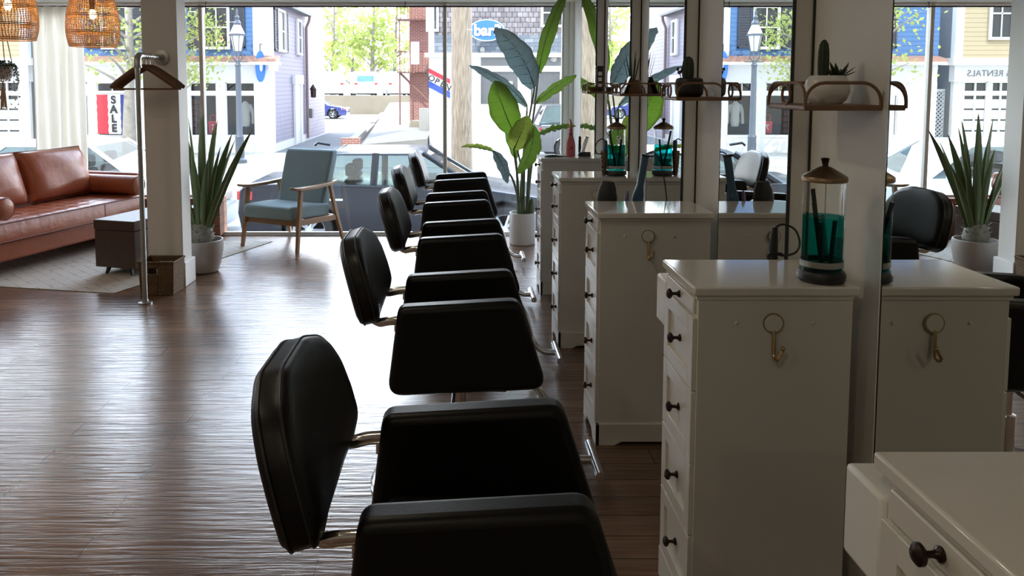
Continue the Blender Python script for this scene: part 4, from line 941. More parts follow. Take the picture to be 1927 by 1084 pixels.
# ================================================================== the street outside
G = -0.85
ASPH = mat('pale_asphalt', (0.36, 0.36, 0.36), 0.9, noise=(6, 0.12))
CONC = mat('pale_concrete', (0.42, 0.41, 0.385), 0.9, noise=(4, 0.12))
GRAVEL = mat('grey_gravel', (0.13, 0.135, 0.14), 0.95, noise=(9, 0.5), bump=(25, 0.6))
GRASS_M = mat('verge_grass', (0.22, 0.27, 0.07), 0.95, noise=(14, 0.4), bump=(30, 0.8))
STONE = mat('retaining_stone', (0.33, 0.285, 0.215), 0.9, noise=(0.7, 0.3), bump=(5, 0.5))
def clap(name, col, pitch=0.115, rough=0.6):
    m = bpy.data.materials.new(name); m.use_nodes = True; nt = m.node_tree; b = nt.nodes['Principled BSDF']; b.inputs['Roughness'].default_value = rough
    tc = nt.nodes.new('ShaderNodeTexCoord'); s = nt.nodes.new('ShaderNodeSeparateXYZ'); nt.links.new(tc.outputs['Object'], s.inputs[0])
    d = nt.nodes.new('ShaderNodeMath'); d.operation = 'DIVIDE'; d.inputs[1].default_value = pitch; nt.links.new(s.outputs['Z'], d.inputs[0])
    f = nt.nodes.new('ShaderNodeMath'); f.operation = 'FRACT'; nt.links.new(d.outputs[0], f.inputs[0])
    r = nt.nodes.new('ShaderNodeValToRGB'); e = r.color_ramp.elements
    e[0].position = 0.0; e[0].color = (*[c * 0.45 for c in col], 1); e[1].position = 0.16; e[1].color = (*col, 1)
    nt.links.new(f.outputs[0], r.inputs[0]); nt.links.new(r.outputs[0], b.inputs['Base Color'])
    bp = nt.nodes.new('ShaderNodeBump'); bp.inputs['Strength'].default_value = 0.8; bp.inputs['Distance'].default_value = 0.02; bp.invert = True
    nt.links.new(f.outputs[0], bp.inputs['Height']); nt.links.new(bp.outputs[0], b.inputs['Normal'])
    return m
BLUE_CL = clap('blue_clapboard', (0.070, 0.165, 0.36), 0.155)
LAV_CL = clap('lavender_clapboard', (0.27, 0.25, 0.33), 0.155)
TAN_CL = clap('tan_clapboard', (0.44, 0.36, 0.23), 0.155)
WHITE_B = mat('white_house_paint', (0.80, 0.79, 0.78), 0.5, noise=(2, 0.02))
COPPER = mat('pinkish_roof_metal', (0.42, 0.23, 0.17), 0.5, noise=(3, 0.12))
SHUT = mat('dark_shutter', (0.045, 0.05, 0.07), 0.5, noise=(6, 0.1))
DARKW = mat('dark_room', (0.05, 0.05, 0.055), 0.8, noise=(3, 0.2))
HGLASS = mat('dark_window_glass', (0.03, 0.035, 0.04), 0.06, spec=0.6, noise=(2, 0.2))
GREYW = mat('grey_painted_wood', (0.22, 0.22, 0.22), 0.6, noise=(3, 0.1))
SHINGLE = brick_mat('weathered_shingles', (0.34, 0.31, 0.32), (0.21, 0.19, 0.20), (0.08, 0.075, 0.08), 0.20, 0.19, 0.012, 'hz', 0.9, grain=(9, 3, 0.3, 0.3))
SLATE = brick_mat('slate_courses', (0.17, 0.20, 0.24), (0.42, 0.44, 0.46), (0.10, 0.11, 0.13), 0.36, 0.145, 0.008, 'hz', 0.8, bias=-0.45)
BRICK = brick_mat('red_brick', (0.42, 0.15, 0.11), (0.33, 0.11, 0.08), (0.50, 0.44, 0.40), 0.23, 0.075, 0.010, 'hz', 0.9)
POLE_W = mat('weathered_pole', (0.25, 0.20, 0.15), 0.9, noise=(7, 0.95), bump=(6, 0.8), stretch=(6, 6, 0.7))
IRON = mat('lamp_iron', (0.10, 0.115, 0.14), 0.5, 0.2, noise=(8, 0.1))
LAMP_GL = mat('frosted_lamp_glass', (0.72, 0.74, 0.74), 0.3, noise=(6, 0.05))
BARK = mat('tree_bark', (0.30, 0.27, 0.23), 0.9, noise=(7, 0.4), bump=(12, 0.8))
SPRING = leafy('spring_foliage', (0.36, 0.42, 0.10), (0.46, 0.52, 0.17), 0.45, 0.6, 1.5)
SIGN_B = mat('sign_blue', (0.05, 0.20, 0.62), 0.5, noise=(3, 0.04))
FLAG_R = mat('flag_red', (0.55, 0.04, 0.06), 0.8, noise=(5, 0.08)); FLAG_W = mat('flag_white', (0.8, 0.8, 0.8), 0.8, noise=(5, 0.03)); FLAG_N = mat('flag_navy', (0.03, 0.05, 0.20), 0.8, noise=(5, 0.1))
INK = mat('sign_ink', (0.02, 0.02, 0.025), 0.6, noise=(5, 0.1))
TYRE = mat('tyre_rubber', (0.015, 0.015, 0.016), 0.8, noise=(20, 0.2)); RIM = mat('alloy_rim', (0.55, 0.56, 0.58), 0.3, 0.85, noise=(10, 0.05))
CARGL = glass_mat('car_glass', (0.42, 0.50, 0.50), 0.07)
CARIN = mat('car_upholstery', (0.03, 0.03, 0.033), 0.8, noise=(10, 0.2))
TAIL = mat('tail_lamp_red', (0.45, 0.02, 0.02), 0.2, noise=(20, 0.2)); HEADL = mat('head_lamp', (0.75, 0.62, 0.52), 0.15, noise=(20, 0.1)); AMBER = mat('amber_lamp', (0.7, 0.16, 0.08), 0.2, noise=(20, 0.1))

def ground(name, m, x0, x1, y0, y1, z, th=0.3): return struct(boxo(name, m, None, x0, x1, y0, y1, z - th, z))
ground('street', ASPH, -60, 60, 9.6, 22.2, G)
ground('sidewalk_near', CONC, -60, 60, 7.98, 9.6, G + 0.10, 0.4)
ground('sidewalk_far', CONC, -60, 60, 22.2, 27.0, G + 0.02)
ground('ground_behind', CONC, -70, 60, 27.0, 62.0, G - 0.0)
ground('driveway_gravel', GRAVEL, -6.4, -2.4, 27.2, 38.5, G + 0.008, 0.1)
ground('ground_upper', CONC, -60, 30, 62.3, 120, 0.45, 1.5)
struct(boxo('wall_retaining', STONE, None, -24, 6, 61.9, 62.4, G, 0.62))
sl = MB(); sl.rings([[Vector(p) for p in ((-3.9, 29, G + 0.01), (-1.25, 29, G + 0.01), (-1.25, 29, G + 0.35), (-3.6, 29, G + 0.15))], [Vector(p) for p in ((-5.6, 58, G + 0.01), (-1.25, 58, G + 0.01), (-1.25, 58, 0.25), (-5.2, 58, 0.15))]])
struct(sl.build('ground_slope', mat('pebbled_slope', (0.26, 0.245, 0.22), 0.95, noise=(5, 0.25), bump=(12, 0.6))))
gb = MB(); gb.rings([[Vector((-3.2 - 0.06 * k + dx, 29 + k, G + 0.14 + 0.004 * k + dz)) for dx, dz in ((-0.2, -0.05), (0.5, -0.05), (0.45, 0.12), (0, 0.2))] for k in (11, 14, 18, 23, 29)])
tag(gb.build('grass_verge', GRASS_M), 'bright grass along the top of the kerb wall by the drive', 'grass', kind='stuff')
o = MB().rings([[Vector((-3.95 - 0.06 * k + dx, 29 + k, G + z)) for dx, z in ((-0.14, 0), (0.14, 0), (0.14, h), (-0.14, h))] for k, h in ((0, 0.38), (6, 0.36), (6.01, 0.22), (14, 0.22), (14.01, 0.3), (29, 0.3))]).build('kerb_wall', mat('kerb_stone', (0.33, 0.30, 0.27), 0.9, noise=(6, 0.25)))
tag(o, 'low stone kerb wall stepping up along the drive', 'wall')
bx = MB(); bx.box(-4.35, -3.65, 28.75, 29.0, G, G + 0.4); tag(bx.build('brick_kerb_end', BRICK), 'short brick end of the kerb wall at the mouth of the drive', 'wall')

# ------------------------------------------------------------------ building helpers
def win(parent, x0, x1, z0, z1, y, glass=HGLASS, fr=0.09, bars=(1, 1), axis='x', name='window', dark=True):
    """framed window on a wall facing -y (axis x) or +x (axis y: x0..x1 run along y and y is the wall's x)"""
    f = MB(); P = (lambda a, b, z: (a, b, z))
    def bx(m_, a0, a1, d0, d1, c0, c1):
        if axis == 'x': m_.box(a0, a1, y - d1, y - d0, c0, c1)
        else: m_.box(y + d0, y + d1, a0, a1, c0, c1)
    bx(f, x0 - fr, x0, 0, 0.07, z0 - fr, z1 + fr); bx(f, x1, x1 + fr, 0, 0.07, z0 - fr, z1 + fr)
    bx(f, x0, x1, 0, 0.07, z1, z1 + fr); bx(f, x0 - fr * 0.3, x1 + fr * 0.3, 0, 0.10, z0 - fr, z0)
    for i in range(1, bars[0]): c = x0 + (x1 - x0) * i / bars[0]; bx(f, c - 0.018, c + 0.018, 0.012, 0.05, z0, z1)
    for i in range(1, bars[1]): c = z0 + (z1 - z0) * i / bars[1]; bx(f, x0, x1, 0.012, 0.05, c - 0.025, c + 0.025)
    w = f.build(name, WHITE_B, parent)
    p = MB(); bx(p, x0, x1, 0.004, 0.012, z0, z1); p.build('pane', glass, w)
    return w
def shutter(parent, x0, x1, z0, z1, y, axis='x'):
    f = MB()
    def bx(a0, a1, d0, d1, c0, c1):
        if axis == 'x': f.box(a0, a1, y - d1, y - d0, c0, c1)
        else: f.box(y + d0, y + d1, a0, a1, c0, c1)
    s = 0.05; bx(x0, x0 + s, 0, 0.05, z0, z1); bx(x1 - s, x1, 0, 0.05, z0, z1); bx(x0, x1, 0, 0.05, z0, z0 + s); bx(x0, x1, 0, 0.05, z1 - s, z1); bx(x0 + s, x1 - s, 0, 0.03, z0, z1)
    n = int((z1 - z0) / 0.09)
    for k in range(n): bx(x0 + s, x1 - s, 0.03, 0.042, z0 + s + k * 0.09, z0 + s + k * 0.09 + 0.05)
    f.build('shutter', SHUT, parent)
def bxp(name, m, parent, *a, **k): return boxo(name, m, parent, *a, **k)

# ---- blue shop with the lavender side
YB = 27.3
t = thing('corner_shop', 'blue clapboard shop with white storefront and lavender side wall across the street', 'building', (0, 0, 0))
xl, xr = -14.2, -6.45
zc = at(300, 117, YB).z; zp = at(300, 105, YB).z
bxp('upper_front', BLUE_CL, t, xl, xr - 0.62, YB, YB + 0.2, zp, 8.4)
side = MB(); side.box(xr - 0.22, xr, YB + 0.2, 33.3, G, 4.35); side.build('side_wall', LAV_CL, t)
bxp('rear_side_wall', LAV_CL, t, xr - 0.5, xr - 0.12, 33.3, 38.4, G, 6.0)
bxp('back_wall', LAV_CL, t, xl, xr - 0.5, 33.2, 33.4, G, 8.0)
b = MB(); b.box(xr - 0.62, xr + 0.02, YB - 0.03, YB + 0.25, zp, 8.4); b.box(xr - 0.62, xr + 0.02, YB - 0.06, YB + 0.3, G, zc); b.box(xl, xr, YB + 0.0, YB + 0.2, at(0, 155, YB).z, zc); b.box(xr - 0.02, xr + 0.03, YB + 0.3, 33.3, G, G + 0.28)
b.build('corner_boards', WHITE_B, t)
b = MB(); b.rings([[Vector((x, y, z)) for y, z in ((YB + 0.1, zp + 0.02), (YB - 0.5, zc + 0.10), (YB - 0.5, zc), (YB + 0.1, zc))] for x in (xl, xr + 0.25)])
b.build('pent_roof', COPPER, t); b = MB(); b.box(xl, xr + 0.3, YB - 0.54, YB + 0.1, zc - 0.10, zc - 0.005); b.box(xr - 0.05, xr + 0.16, YB - 0.3, YB + 0.25, zc - 0.30, zc - 0.1); b.build('cornice', WHITE_B, t)
# eave of the side wall
b = MB(); b.rings([[Vector((xr + d, y, z)) for d, z in ((-3.4, 7.2), (0.28, 4.38), (0.28, 4.28), (-0.1, 4.28))] for y in (YB - 0.2, 33.35)]); b.build('roof', GREYW, t)
b = MB(); b.tube([(xr + 0.22, 33.1, 4.30), (xr + 0.20, 33.1, 4.1), (xr + 0.07, 33.1, 3.8), (xr + 0.07, 33.1, G + 0.1)], 0.055, 8); b.build('downspout', mat('brown_downspout', (0.26, 0.17, 0.16), 0.5, noise=(4, 0.1)), t)
win(t, 28.2, 29.2, 2.72, 4.05, xr, axis='y', bars=(1, 2)); shutter(t, 27.65, 28.15, 2.65, 4.12, xr, 'y'); shutter(t, 29.28, 29.8, 2.65, 4.12, xr, 'y')
win(t, 31.5, 32.2, 2.72, 3.95, xr, axis='y', bars=(1, 2))
b = MB(); b.box(xr, xr + 0.08, 30.7, 30.95, G, 1.75); b.box(xr, xr + 0.08, 31.85, 32.1, G, 1.75); b.box(xr, xr + 0.12, 30.6, 32.2, 1.5, 1.85); d = b.build('door_case', WHITE_B, t); bxp('side_door', WHITE_B, d, xr, xr + 0.04, 30.95, 31.85, G, 1.5)
for y, z in ((34.3, 1.15), ):
    b = MB(); b.lathe([(0.0, -0.25), (0.11, -0.22), (0.12, 0.1), (0.16, 0.12), (0.03, 0.32), (0.0, 0.34)], 8, Matrix.Translation((xr + 0.1, y, z))); b.build('wall_lantern', BRONZE, t)
bxp('letter_box', GREYW, t, xr - 0.12, xr + 0.1, 33.95, 34.35, 0.05, 0.45)
# upper windows with shutters
for u0, u1 in ((388, 427), (196, 236)):
    a = at(u0, 88, YB); c = at(u1, 15, YB); win(t, a.x, c.x, a.z, c.z, YB, bars=(2, 2))
    shutter(t, c.x + 0.13, c.x + 0.60, a.z - 0.05, c.z + 0.05, YB); shutter(t, a.x - 0.60, a.x - 0.13, a.z - 0.05, c.z + 0.05, YB)
# storefront: posts, transoms, panes, dark room behind
z_top = at(0, 155, YB).z; z_tr = at(0, 171, YB).z; z_m = at(0, 180, YB).z; z_s = at(0, 254, YB).z
opens = [(160, 166), (183, 240), (358, 408), (425, 480)]
xs_ = [(at(a, 200, YB).x, at(c, 200, YB).x) for a, c in opens]
b = MB(); prev = xl
for a, c in xs_: b.box(prev, a, YB - 0.02, YB + 0.15, G, z_top); prev = c
b.box(prev, xr - 0.62, YB - 0.02, YB + 0.15, G, z_top)
for a, c in xs_: b.box(a, c, YB - 0.02, YB + 0.15, G, z_s); b.box(a, c, YB - 0.02, YB + 0.12, z_tr, z_m); b.box(a - 0.0, c, YB - 0.05, YB - 0.02, z_s - 0.08, z_s)
b.build('storefront', WHITE_B, t)
for a, c in xs_:
    w = MB(); q = 0.035
    w.box(a, a + q, YB + 0.02, YB + 0.08, z_s, z_top); w.box(c - q, c, YB + 0.02, YB + 0.08, z_s, z_top); w.box(a, c, YB + 0.02, YB + 0.08, z_top - q, z_top); w.box((a + c) / 2 - 0.015, (a + c) / 2 + 0.015, YB + 0.02, YB + 0.08, z_m + 0.0, z_top)
    w = w.build('shop_window', WHITE_B, t); bxp('pane', PANE, w, a, c, YB + 0.045, YB + 0.055, z_s, z_top)
bxp('shop_interior', DARKW, t, xl + 0.2, xr - 0.3, YB + 1.6, YB + 1.7, G, z_top + 0.3)
bxp('shop_floor', DARKW, t, xl + 0.2, xr - 0.3, YB + 0.2, YB + 1.6, G, z_s - 0.15)
SH_R = mat('shop_goods', (0.20, 0.10, 0.09), 0.7, noise=(3, 0.7))
for u0, u1, v0, v1, m_, lb in ((360, 372, 185, 250, SH_R, 'stacked reddish goods on a rack inside the white shop window behind the agave'),):
    a = at(u0, v1, YB + 0.8); c = at(u1, v0, YB + 0.8); b = MB()
    for k in range(6): zz = a.z + (c.z - a.z) * k / 6; b.box(a.x, c.x, YB + 0.65, YB + 0.95, zz, zz + 0.03); b.box(a.x + 0.02, c.x - 0.02, YB + 0.7, YB + 0.9, zz + 0.03, zz + 0.16)
    tag(b.build('display_rack', m_), lb, 'rack')
a = at(403, 232, YB + 0.6)
t2 = thing('tote_bag', 'red tote bag with a white 7 in the white shop window', 'bag', (a.x, a.y, z_s + 0.02))
b = MB(); b.rings([[Vector((x, y, 0.0)) for x, y in ((-0.16, -0.08), (0.16, -0.08), (0.16, 0.08), (-0.16, 0.08))], [Vector((x, y, 0.42)) for x, y in ((-0.18, -0.09), (0.18, -0.09), (0.18, 0.09), (-0.18, 0.09))]]); b.build('bag', FLAG_R, t2, bevel=0.02)
MB().tube(smoothpath([(-0.09, -0.08, 0.41), (-0.08, -0.08, 0.62), (0.08, -0.08, 0.62), (0.09, -0.08, 0.41)]), 0.014, 6).build('handle', FLAG_R, t2)
text('7', 0.28, FLAG_W, t2, (0, -0.095, 0.2), (PI / 2, 0, 0))
a = at(463, 254, YB + 0.7)
t2 = thing('mannequin', 'headless mannequin in a grey shirt standing in the white shop window', 'mannequin', (a.x, a.y, z_s - 0.1))
MB().lathe([(0.0, 0.35), (0.13, 0.36), (0.17, 0.55), (0.15, 0.75), (0.19, 1.0), (0.18, 1.12), (0.08, 1.2), (0.06, 1.24), (0.0, 1.24)], 20, Matrix.Scale(0.7, 4, (0, 1, 0))).build('shirt', mat('grey_shirt', (0.50, 0.50, 0.49), 0.9, noise=(8, 0.1)), t2)
for s in (-1, 1): MB().tube(smoothpath([(s * 0.17, 0, 1.12), (s * 0.25, 0, 0.85), (s * 0.27, -0.02, 0.45)]), [0.065] * 6 + [0.055] * 6 + [0.05], 10).build('sleeve', mat('grey_sleeve', (0.48, 0.48, 0.47), 0.9, noise=(8, 0.1)), t2)
MB().tube([(0, 0, 0.0), (0, 0, 0.4)], 0.02, 8).build('stand', BLACK, t2)
# SALE banner beside the shop door
a = at(184, 252, YB - 0.25); c = at(240, 178, YB - 0.25); wd = c.x - a.x
t2 = thing('sale_banner', 'tall red white and navy banner reading SALE by the blue shop', 'banner', (a.x, YB - 0.25, a.z))
h = c.z - a.z
for nm, m_, f0, f1 in (('red_stripe', FLAG_R, 0.0, 0.36), ('white_stripe', FLAG_W, 0.36, 0.76), ('navy_stripe', FLAG_N, 0.76, 1.0)):
    b = MB(); n = 10
    b.rings([[Vector((wd * f0, 0.03 * math.sin(3 * k + 6 * f0), h * k / n)), Vector((wd * f1, 0.03 * math.sin(3 * k + 6 * f1), h * k / n)), Vector((wd * f1, 0.012 + 0.03 * math.sin(3 * k + 6 * f1), h * k / n)), Vector((wd * f0, 0.012 + 0.03 * math.sin(3 * k + 6 * f0), h * k / n))] for k in range(n + 1)])
    b.build(nm, m_, t2)
for k, chx in enumerate('SALE'): text(chx, 0.36, INK, t2, (wd * 0.56, -0.06, h * (0.86 - 0.24 * k)), (PI / 2, 0, 0), bold=0.016)
MB().tube([(wd * 0.0, 0.03, h + 0.03), (wd, 0.03, h + 0.03)], 0.015, 6).build('pole', STEEL, t2)
# oval hanging sign on the corner
a = at(490, 125, 27.0)
t2 = thing('hanging_sign', 'oval blue and white sign hanging from a bracket on the shop corner', 'sign', (a.x, 27.0, a.z))
MB().lathe([(0.0, -0.03), (0.52, -0.03), (0.52, 0.03), (0.0, 0.03)], 32, Matrix.Rotation(R(62), 4, 'Z') @ Matrix.Rotation(PI / 2, 4, 'X') @ Matrix.Scale(0.42, 4, (1, 0, 0))).build('board', SIGN_B, t2)
MB().lathe([(0.0, -0.036), (0.17, -0.036), (0.17, 0.036), (0.0, 0.036)], 32, Matrix.Rotation(R(62), 4, 'Z') @ Matrix.Rotation(PI / 2, 4, 'X') @ Matrix.Scale(0.45, 4, (1, 0, 0))).build('emblem', FLAG_W, t2)
MB().tube([(0, 0, 0.5), (0, 0, 0.75), (0, 0.25, 0.75)], 0.02, 6).build('bracket', IRON, t2)

# ---- tan shop farther left
t = thing('tan_shop', 'tan clapboard shop with white storefront left of the blue one, seen past the curtain', 'building', (0, 0, 0))
x0, x1 = -24.0, at(52, 100, YB).x
zc2 = at(0, 122, YB).z
bxp('upper_front', TAN_CL, t, x0, x1 - 0.25, YB, YB + 0.2, zc2, 9); bxp('side_wall', GREYW, t, x1 - 0.2, x1, YB + 0.2, 40, G, 9)
b = MB(); b.box(x1 - 0.25, x1 + 0.02, YB - 0.04, YB + 0.2, zc2, 9); b.box(x0, x1 + 0.4, YB - 0.6, YB + 0.1, zc2 - 0.02, zc2 + 0.22); b.box(x0, x1 + 0.1, YB - 0.2, YB + 0.1, z_top + 0.02, zc2 - 0.02); b.build('cornice', WHITE_B, t)
xs2 = [(at(-32, 0, YB).x, at(30, 0, YB).x)]; xs2 = [(at(u0, 0, YB).x, at(u1, 0, YB).x) for u0, u1 in ((-62, -25), (-18, 28))]
b = MB(); prev = x0
for a, c in xs2: b.box(prev, a, YB - 0.02, YB + 0.15, G, z_top + 0.02); prev = c
b.box(prev, x1, YB - 0.02, YB + 0.15, G, z_top + 0.02)
for a, c in xs2: b.box(a, c, YB - 0.02, YB + 0.15, G, G + 0.45); b.box(a, c, YB - 0.02, YB + 0.12, z_tr, z_m)
b.build('storefront', WHITE_B, t)
for a, c in xs2:
    w = MB(); w.box((a + c) / 2 - 0.03, (a + c) / 2 + 0.03, YB + 0.0, YB + 0.1, G + 0.4, z_top); w.box(a, a + 0.05, YB, YB + 0.1, G + 0.4, z_top); w.box(c - 0.05, c, YB, YB + 0.1, G + 0.4, z_top); w = w.build('shop_window', WHITE_B, t)
    bxp('pane', HGLASS, w, a, c, YB + 0.06, YB + 0.09, G + 0.4, z_top)
for i, (a, c) in enumerate(xs2):
    for k in range(2):
        for j in range(4):
            px_ = a + (c - a) * (0.07 + 0.46 * k); pw = (c - a) * 0.38; pz = z_s - 0.2 + j * 0.37
            bxp('poster', FLAG_W, t, px_, px_ + pw, YB + 0.035, YB + 0.05, pz, pz + 0.31)
a = at(-15, 70, YB); c = at(-55, 0, YB); win(t, c.x, a.x, a.z, a.z + 1.6, YB, bars=(2, 2))
text('S & RENTALS', 0.30, GREYW, t, (at(-18, 0, YB).x, YB - 0.22, zc2 - 0.30), (PI / 2, 0, 0))
o = MB()
lx0, lx1, lz0, lz1 = at(60, 0, 27.8).x, at(96, 0, 27.8).x, G, at(0, 172, 27.8).z
for k in range(-14, 18):
    for s in (-1, 1):
        p0 = Vector((lx0 + 0.14 * k, 27.8 + 0.01 * s, lz0)); hh = lz1 - lz0; p1 = p0 + Vector((s * hh, 0, hh))
        if s < 0: p0.x += hh; p1 = p0 + Vector((-hh, 0, hh))
        d = p1 - p0; ts = sorted(((lx0 - p0.x) / d.x, (lx1 - p0.x) / d.x)); t0_, t1_ = max(0, ts[0]), min(1, ts[1])
        if t1_ - t0_ > 0.02: o.tube([p0 + d * t0_, p0 + d * t1_], 0.022, 4)
for x in (lx0, lx1): o.box(x - 0.05, x + 0.05, 27.74, 27.86, lz0, lz1 + 0.05)
o.box(lx0, lx1, 27.74, 27.86, lz1, lz1 + 0.08)
tag(o.build('lattice_screen', WHITE_B), 'white diagonal lattice screen between the tan shop and the blue shop', 'lattice')
struct(boxo('wall_alley', SHINGLE, None, x1, xl, 33, 33.2, G, 9))

# ---- right-hand shingled shop
t = thing('shingled_shop', 'grey shingled shop with slate band and dark window behind the utility pole', 'building', (0, 0, 0))
YR = 30.1; xa = -1.21; xb = 9.0
zA = at(900, 66, YR).z; zB = at(900, 100, YR).z; zC = at(900, 108, YR).z; zD = at(900, 124, YR).z
bxp('upper_front', SHINGLE, t, xa, xb, YR, YR + 0.25, zA, 8.5)
bxp('slate_band', SLATE, t, xa, xb, YR - 0.06, YR + 0.2, zB, zA)
bxp('side_wall', SHINGLE, t, xa, xa + 0.25, YR + 0.25, 36, zB, 8.5)
bxp('lower_side_wall', WHITE_B, t, xa, xa + 0.25, YR + 0.25, 36, G, zB)
b = MB(); b.box(xa - 0.15, xb, YR - 0.35, YR + 0.1, zC, zB); b.box(xa - 0.02, xa + 0.2, YR - 0.08, YR + 0.1, zB, 8.5); b.build('cornice', WHITE_B, t)
bxp('fascia', GREYW, t, xa + 0.35, xb, YR - 0.05, YR + 0.2, zD, zC)
wx0 = at(905, 0, YR).x; wx1 = at(975, 0, YR).x; wx2 = at(1000, 0, YR).x; wx3 = at(1055, 0, YR).x; wz1 = at(0, 135, YR).z; wz0 = at(0, 196, YR).z
b = MB(); b.box(xa, wx0, YR - 0.06, YR + 0.2, G, zC); b.box(wx0, xb, YR - 0.06, YR + 0.2, wz1, zD); b.box(wx1, wx2, YR - 0.05, YR + 0.19, wz0, wz1); b.box(wx3, xb, YR - 0.06, YR + 0.2, G, wz1); b.box(wx0, wx3, YR - 0.06, YR + 0.2, G, wz0)
b.build('storefront', WHITE_B, t)
SHOPG = mat('dim_shop_glass', (0.10, 0.10, 0.105), 0.15, noise=(1.5, 0.25))
bxp('shop_window', SHOPG, t, wx0, wx1, YR + 0.0, YR + 0.06, wz0, wz1); bxp('shop_window', SHOPG, t, wx2, wx3, YR + 0.0, YR + 0.06, wz0, wz1)
a = at(1022, 60, YR); win(t, a.x, a.x + 0.9, at(0, 47, YR).z, 4.6, YR, bars=(1, 2)); a = at(806, 60, YR); win(t, a.x, a.x + 0.3, at(0, 55, YR).z, 4.6, YR)
bxp('notice', FLAG_W, t, at(945, 0, YR).x, at(965, 0, YR).x, YR - 0.09, YR - 0.02, at(0, 170, YR).z, at(0, 153, YR).z)
b = MB(); c = at(1042, 112, YR - 0.1); b.ball(c, 0.13, 0.1, 0.1, 10, 6); c = at(908, 94, YR - 0.1); b.ball(c, 0.1, 0.1, 0.12, 10, 6); b.build('flood_light', mat('light_housing', (0.5, 0.48, 0.44), 0.5, noise=(6, 0.05)), t)
c = at(916, 57, 29.55)
t2 = thing('oval_shop_sign', 'blue oval sign with white lettering bar3 on the shingled shop', 'sign', c)
Mo = Matrix.Rotation(PI / 2, 4, 'X') @ Matrix.Scale(0.60, 4, (0, 1, 0))
MB().lathe([(0.0, -0.05), (0.66, -0.05), (0.66, 0.05), (0.0, 0.05)], 48, Mo).build('rim', FLAG_W, t2); MB().lathe([(0.0, -0.065), (0.61, -0.065), (0.61, 0.055), (0.0, 0.055)], 48, Mo).build('board', SIGN_B, t2)
text('bar3', 0.56, FLAG_W, t2, (0.03, -0.085, -0.02), (PI / 2, 0, 0), bold=0.022)
MB().tube([(-0.4, 0.05, -0.36), (-0.4, 0.05, -0.6)], 0.02, 6).build('bracket', IRON, t2); MB().tube([(0.4, 0.05, -0.36), (0.4, 0.05, -0.6)], 0.02, 6).build('bracket', IRON, t2)
# OPEN flag on a slanted staff at the corner
c = at(807, 128, 29.4)
t2 = thing('open_flag', 'red white and blue flag reading OPEN at the corner of the shingled shop', 'flag', c)
MB().tube([(-0.06, -0.05, 0.12), (-0.04, 0.68, -1.0)], 0.018, 6).build('staff', IRON, t2)
sk = -0.55; fw = 0.78
for nm, m_, f0, f1 in (('red_stripe', FLAG_R, 0.0, 0.24), ('white_stripe', FLAG_W, 0.24, 0.62), ('blue_stripe', mat('flag_blue', (0.05, 0.10, 0.45), 0.8, noise=(5, 0.08)), 0.62, 0.95)):
    b = MB(); n = 14; hh = 0.75
    b.rings([[Vector((fw * k / n, 0.04 * math.sin(9 * k / n) + d, -hh * f + sk * fw * k / n * 0.95)) for f, d in ((f0, 0), (f1, 0), (f1, 0.01), (f0, 0.01))] for k in range(n + 1)]); b.build(nm, m_, t2)
for k, chx in enumerate('OPEN'): text(chx, 0.30, INK, t2, (0.10 + 0.20 * k, -0.07, -0.33 + sk * (0.10 + 0.2 * k)), (PI / 2, R(27), 0), bold=0.006)

# ---- brick building with fire escape, behind
t = thing('brick_building', 'red brick building with iron fire escape behind the shingled shop', 'building', (0, 0, 0))
bx0, bx1, YK = at(770, 0, 37.5).x, -1.0, 37.5
bxp('wall', BRICK, t, bx0, bx1 + 4, YK, YK + 6, G, 7.5)
b = MB()
for z in (2.0, 4.4): b.box(bx0 - 0.5, bx1, YK - 0.9, YK - 0.02, z, z + 0.06); b.box(bx0 - 0.5, bx1, YK - 0.9, YK - 0.86, z + 0.95, z + 1.0); [b.box(bx0 - 0.5 + 0.16 * k, bx0 - 0.47 + 0.16 * k, YK - 0.9, YK - 0.87, z, z + 1.0) for k in range(9)]
b.tube([(bx0 - 0.4, YK - 0.5, 2.0), (bx1, YK - 0.5, 0.2)], 0.05, 6); b.tube([(bx0 - 0.4, YK - 0.8, 2.05), (bx0 - 0.4, YK - 0.8, 4.4)], 0.03, 6); b.tube([(bx0 - 0.4, YK - 0.8, G), (bx0 - 0.4, YK - 0.8, 2.0)], 0.04, 6)
b.build('fire_escape', mat('rusty_iron', (0.30, 0.16, 0.13), 0.7, noise=(5, 0.2)), t)
a = at(775, 122, 36.9); c = at(790, 80, 36.9)
o = MB().box(a.x, c.x, 36.2, 36.7, max(a.z, 2.07), c.z).build('condenser_unit', WHITE_B, t, bevel=0.02)
for k in range(4): o = MB().box(-1.75, -1.35, 33.0 + 0.35 * k, 33.35 + 0.35 * k, G + 0.2, G + 1.35 - 0.28 * k).build('stone_step', CONC, t)
o = MB().lathe([(0.0, G + 0.2), (0.35, G + 0.2), (0.42, G + 0.35), (0.36, G + 0.75), (0.0, G + 0.78)], 14, Matrix.Translation((-1.9, 35.0, 0))).build('planter_tub', STONE, None); tag(o, 'stone planter tub at the foot of the brick building', 'planter')

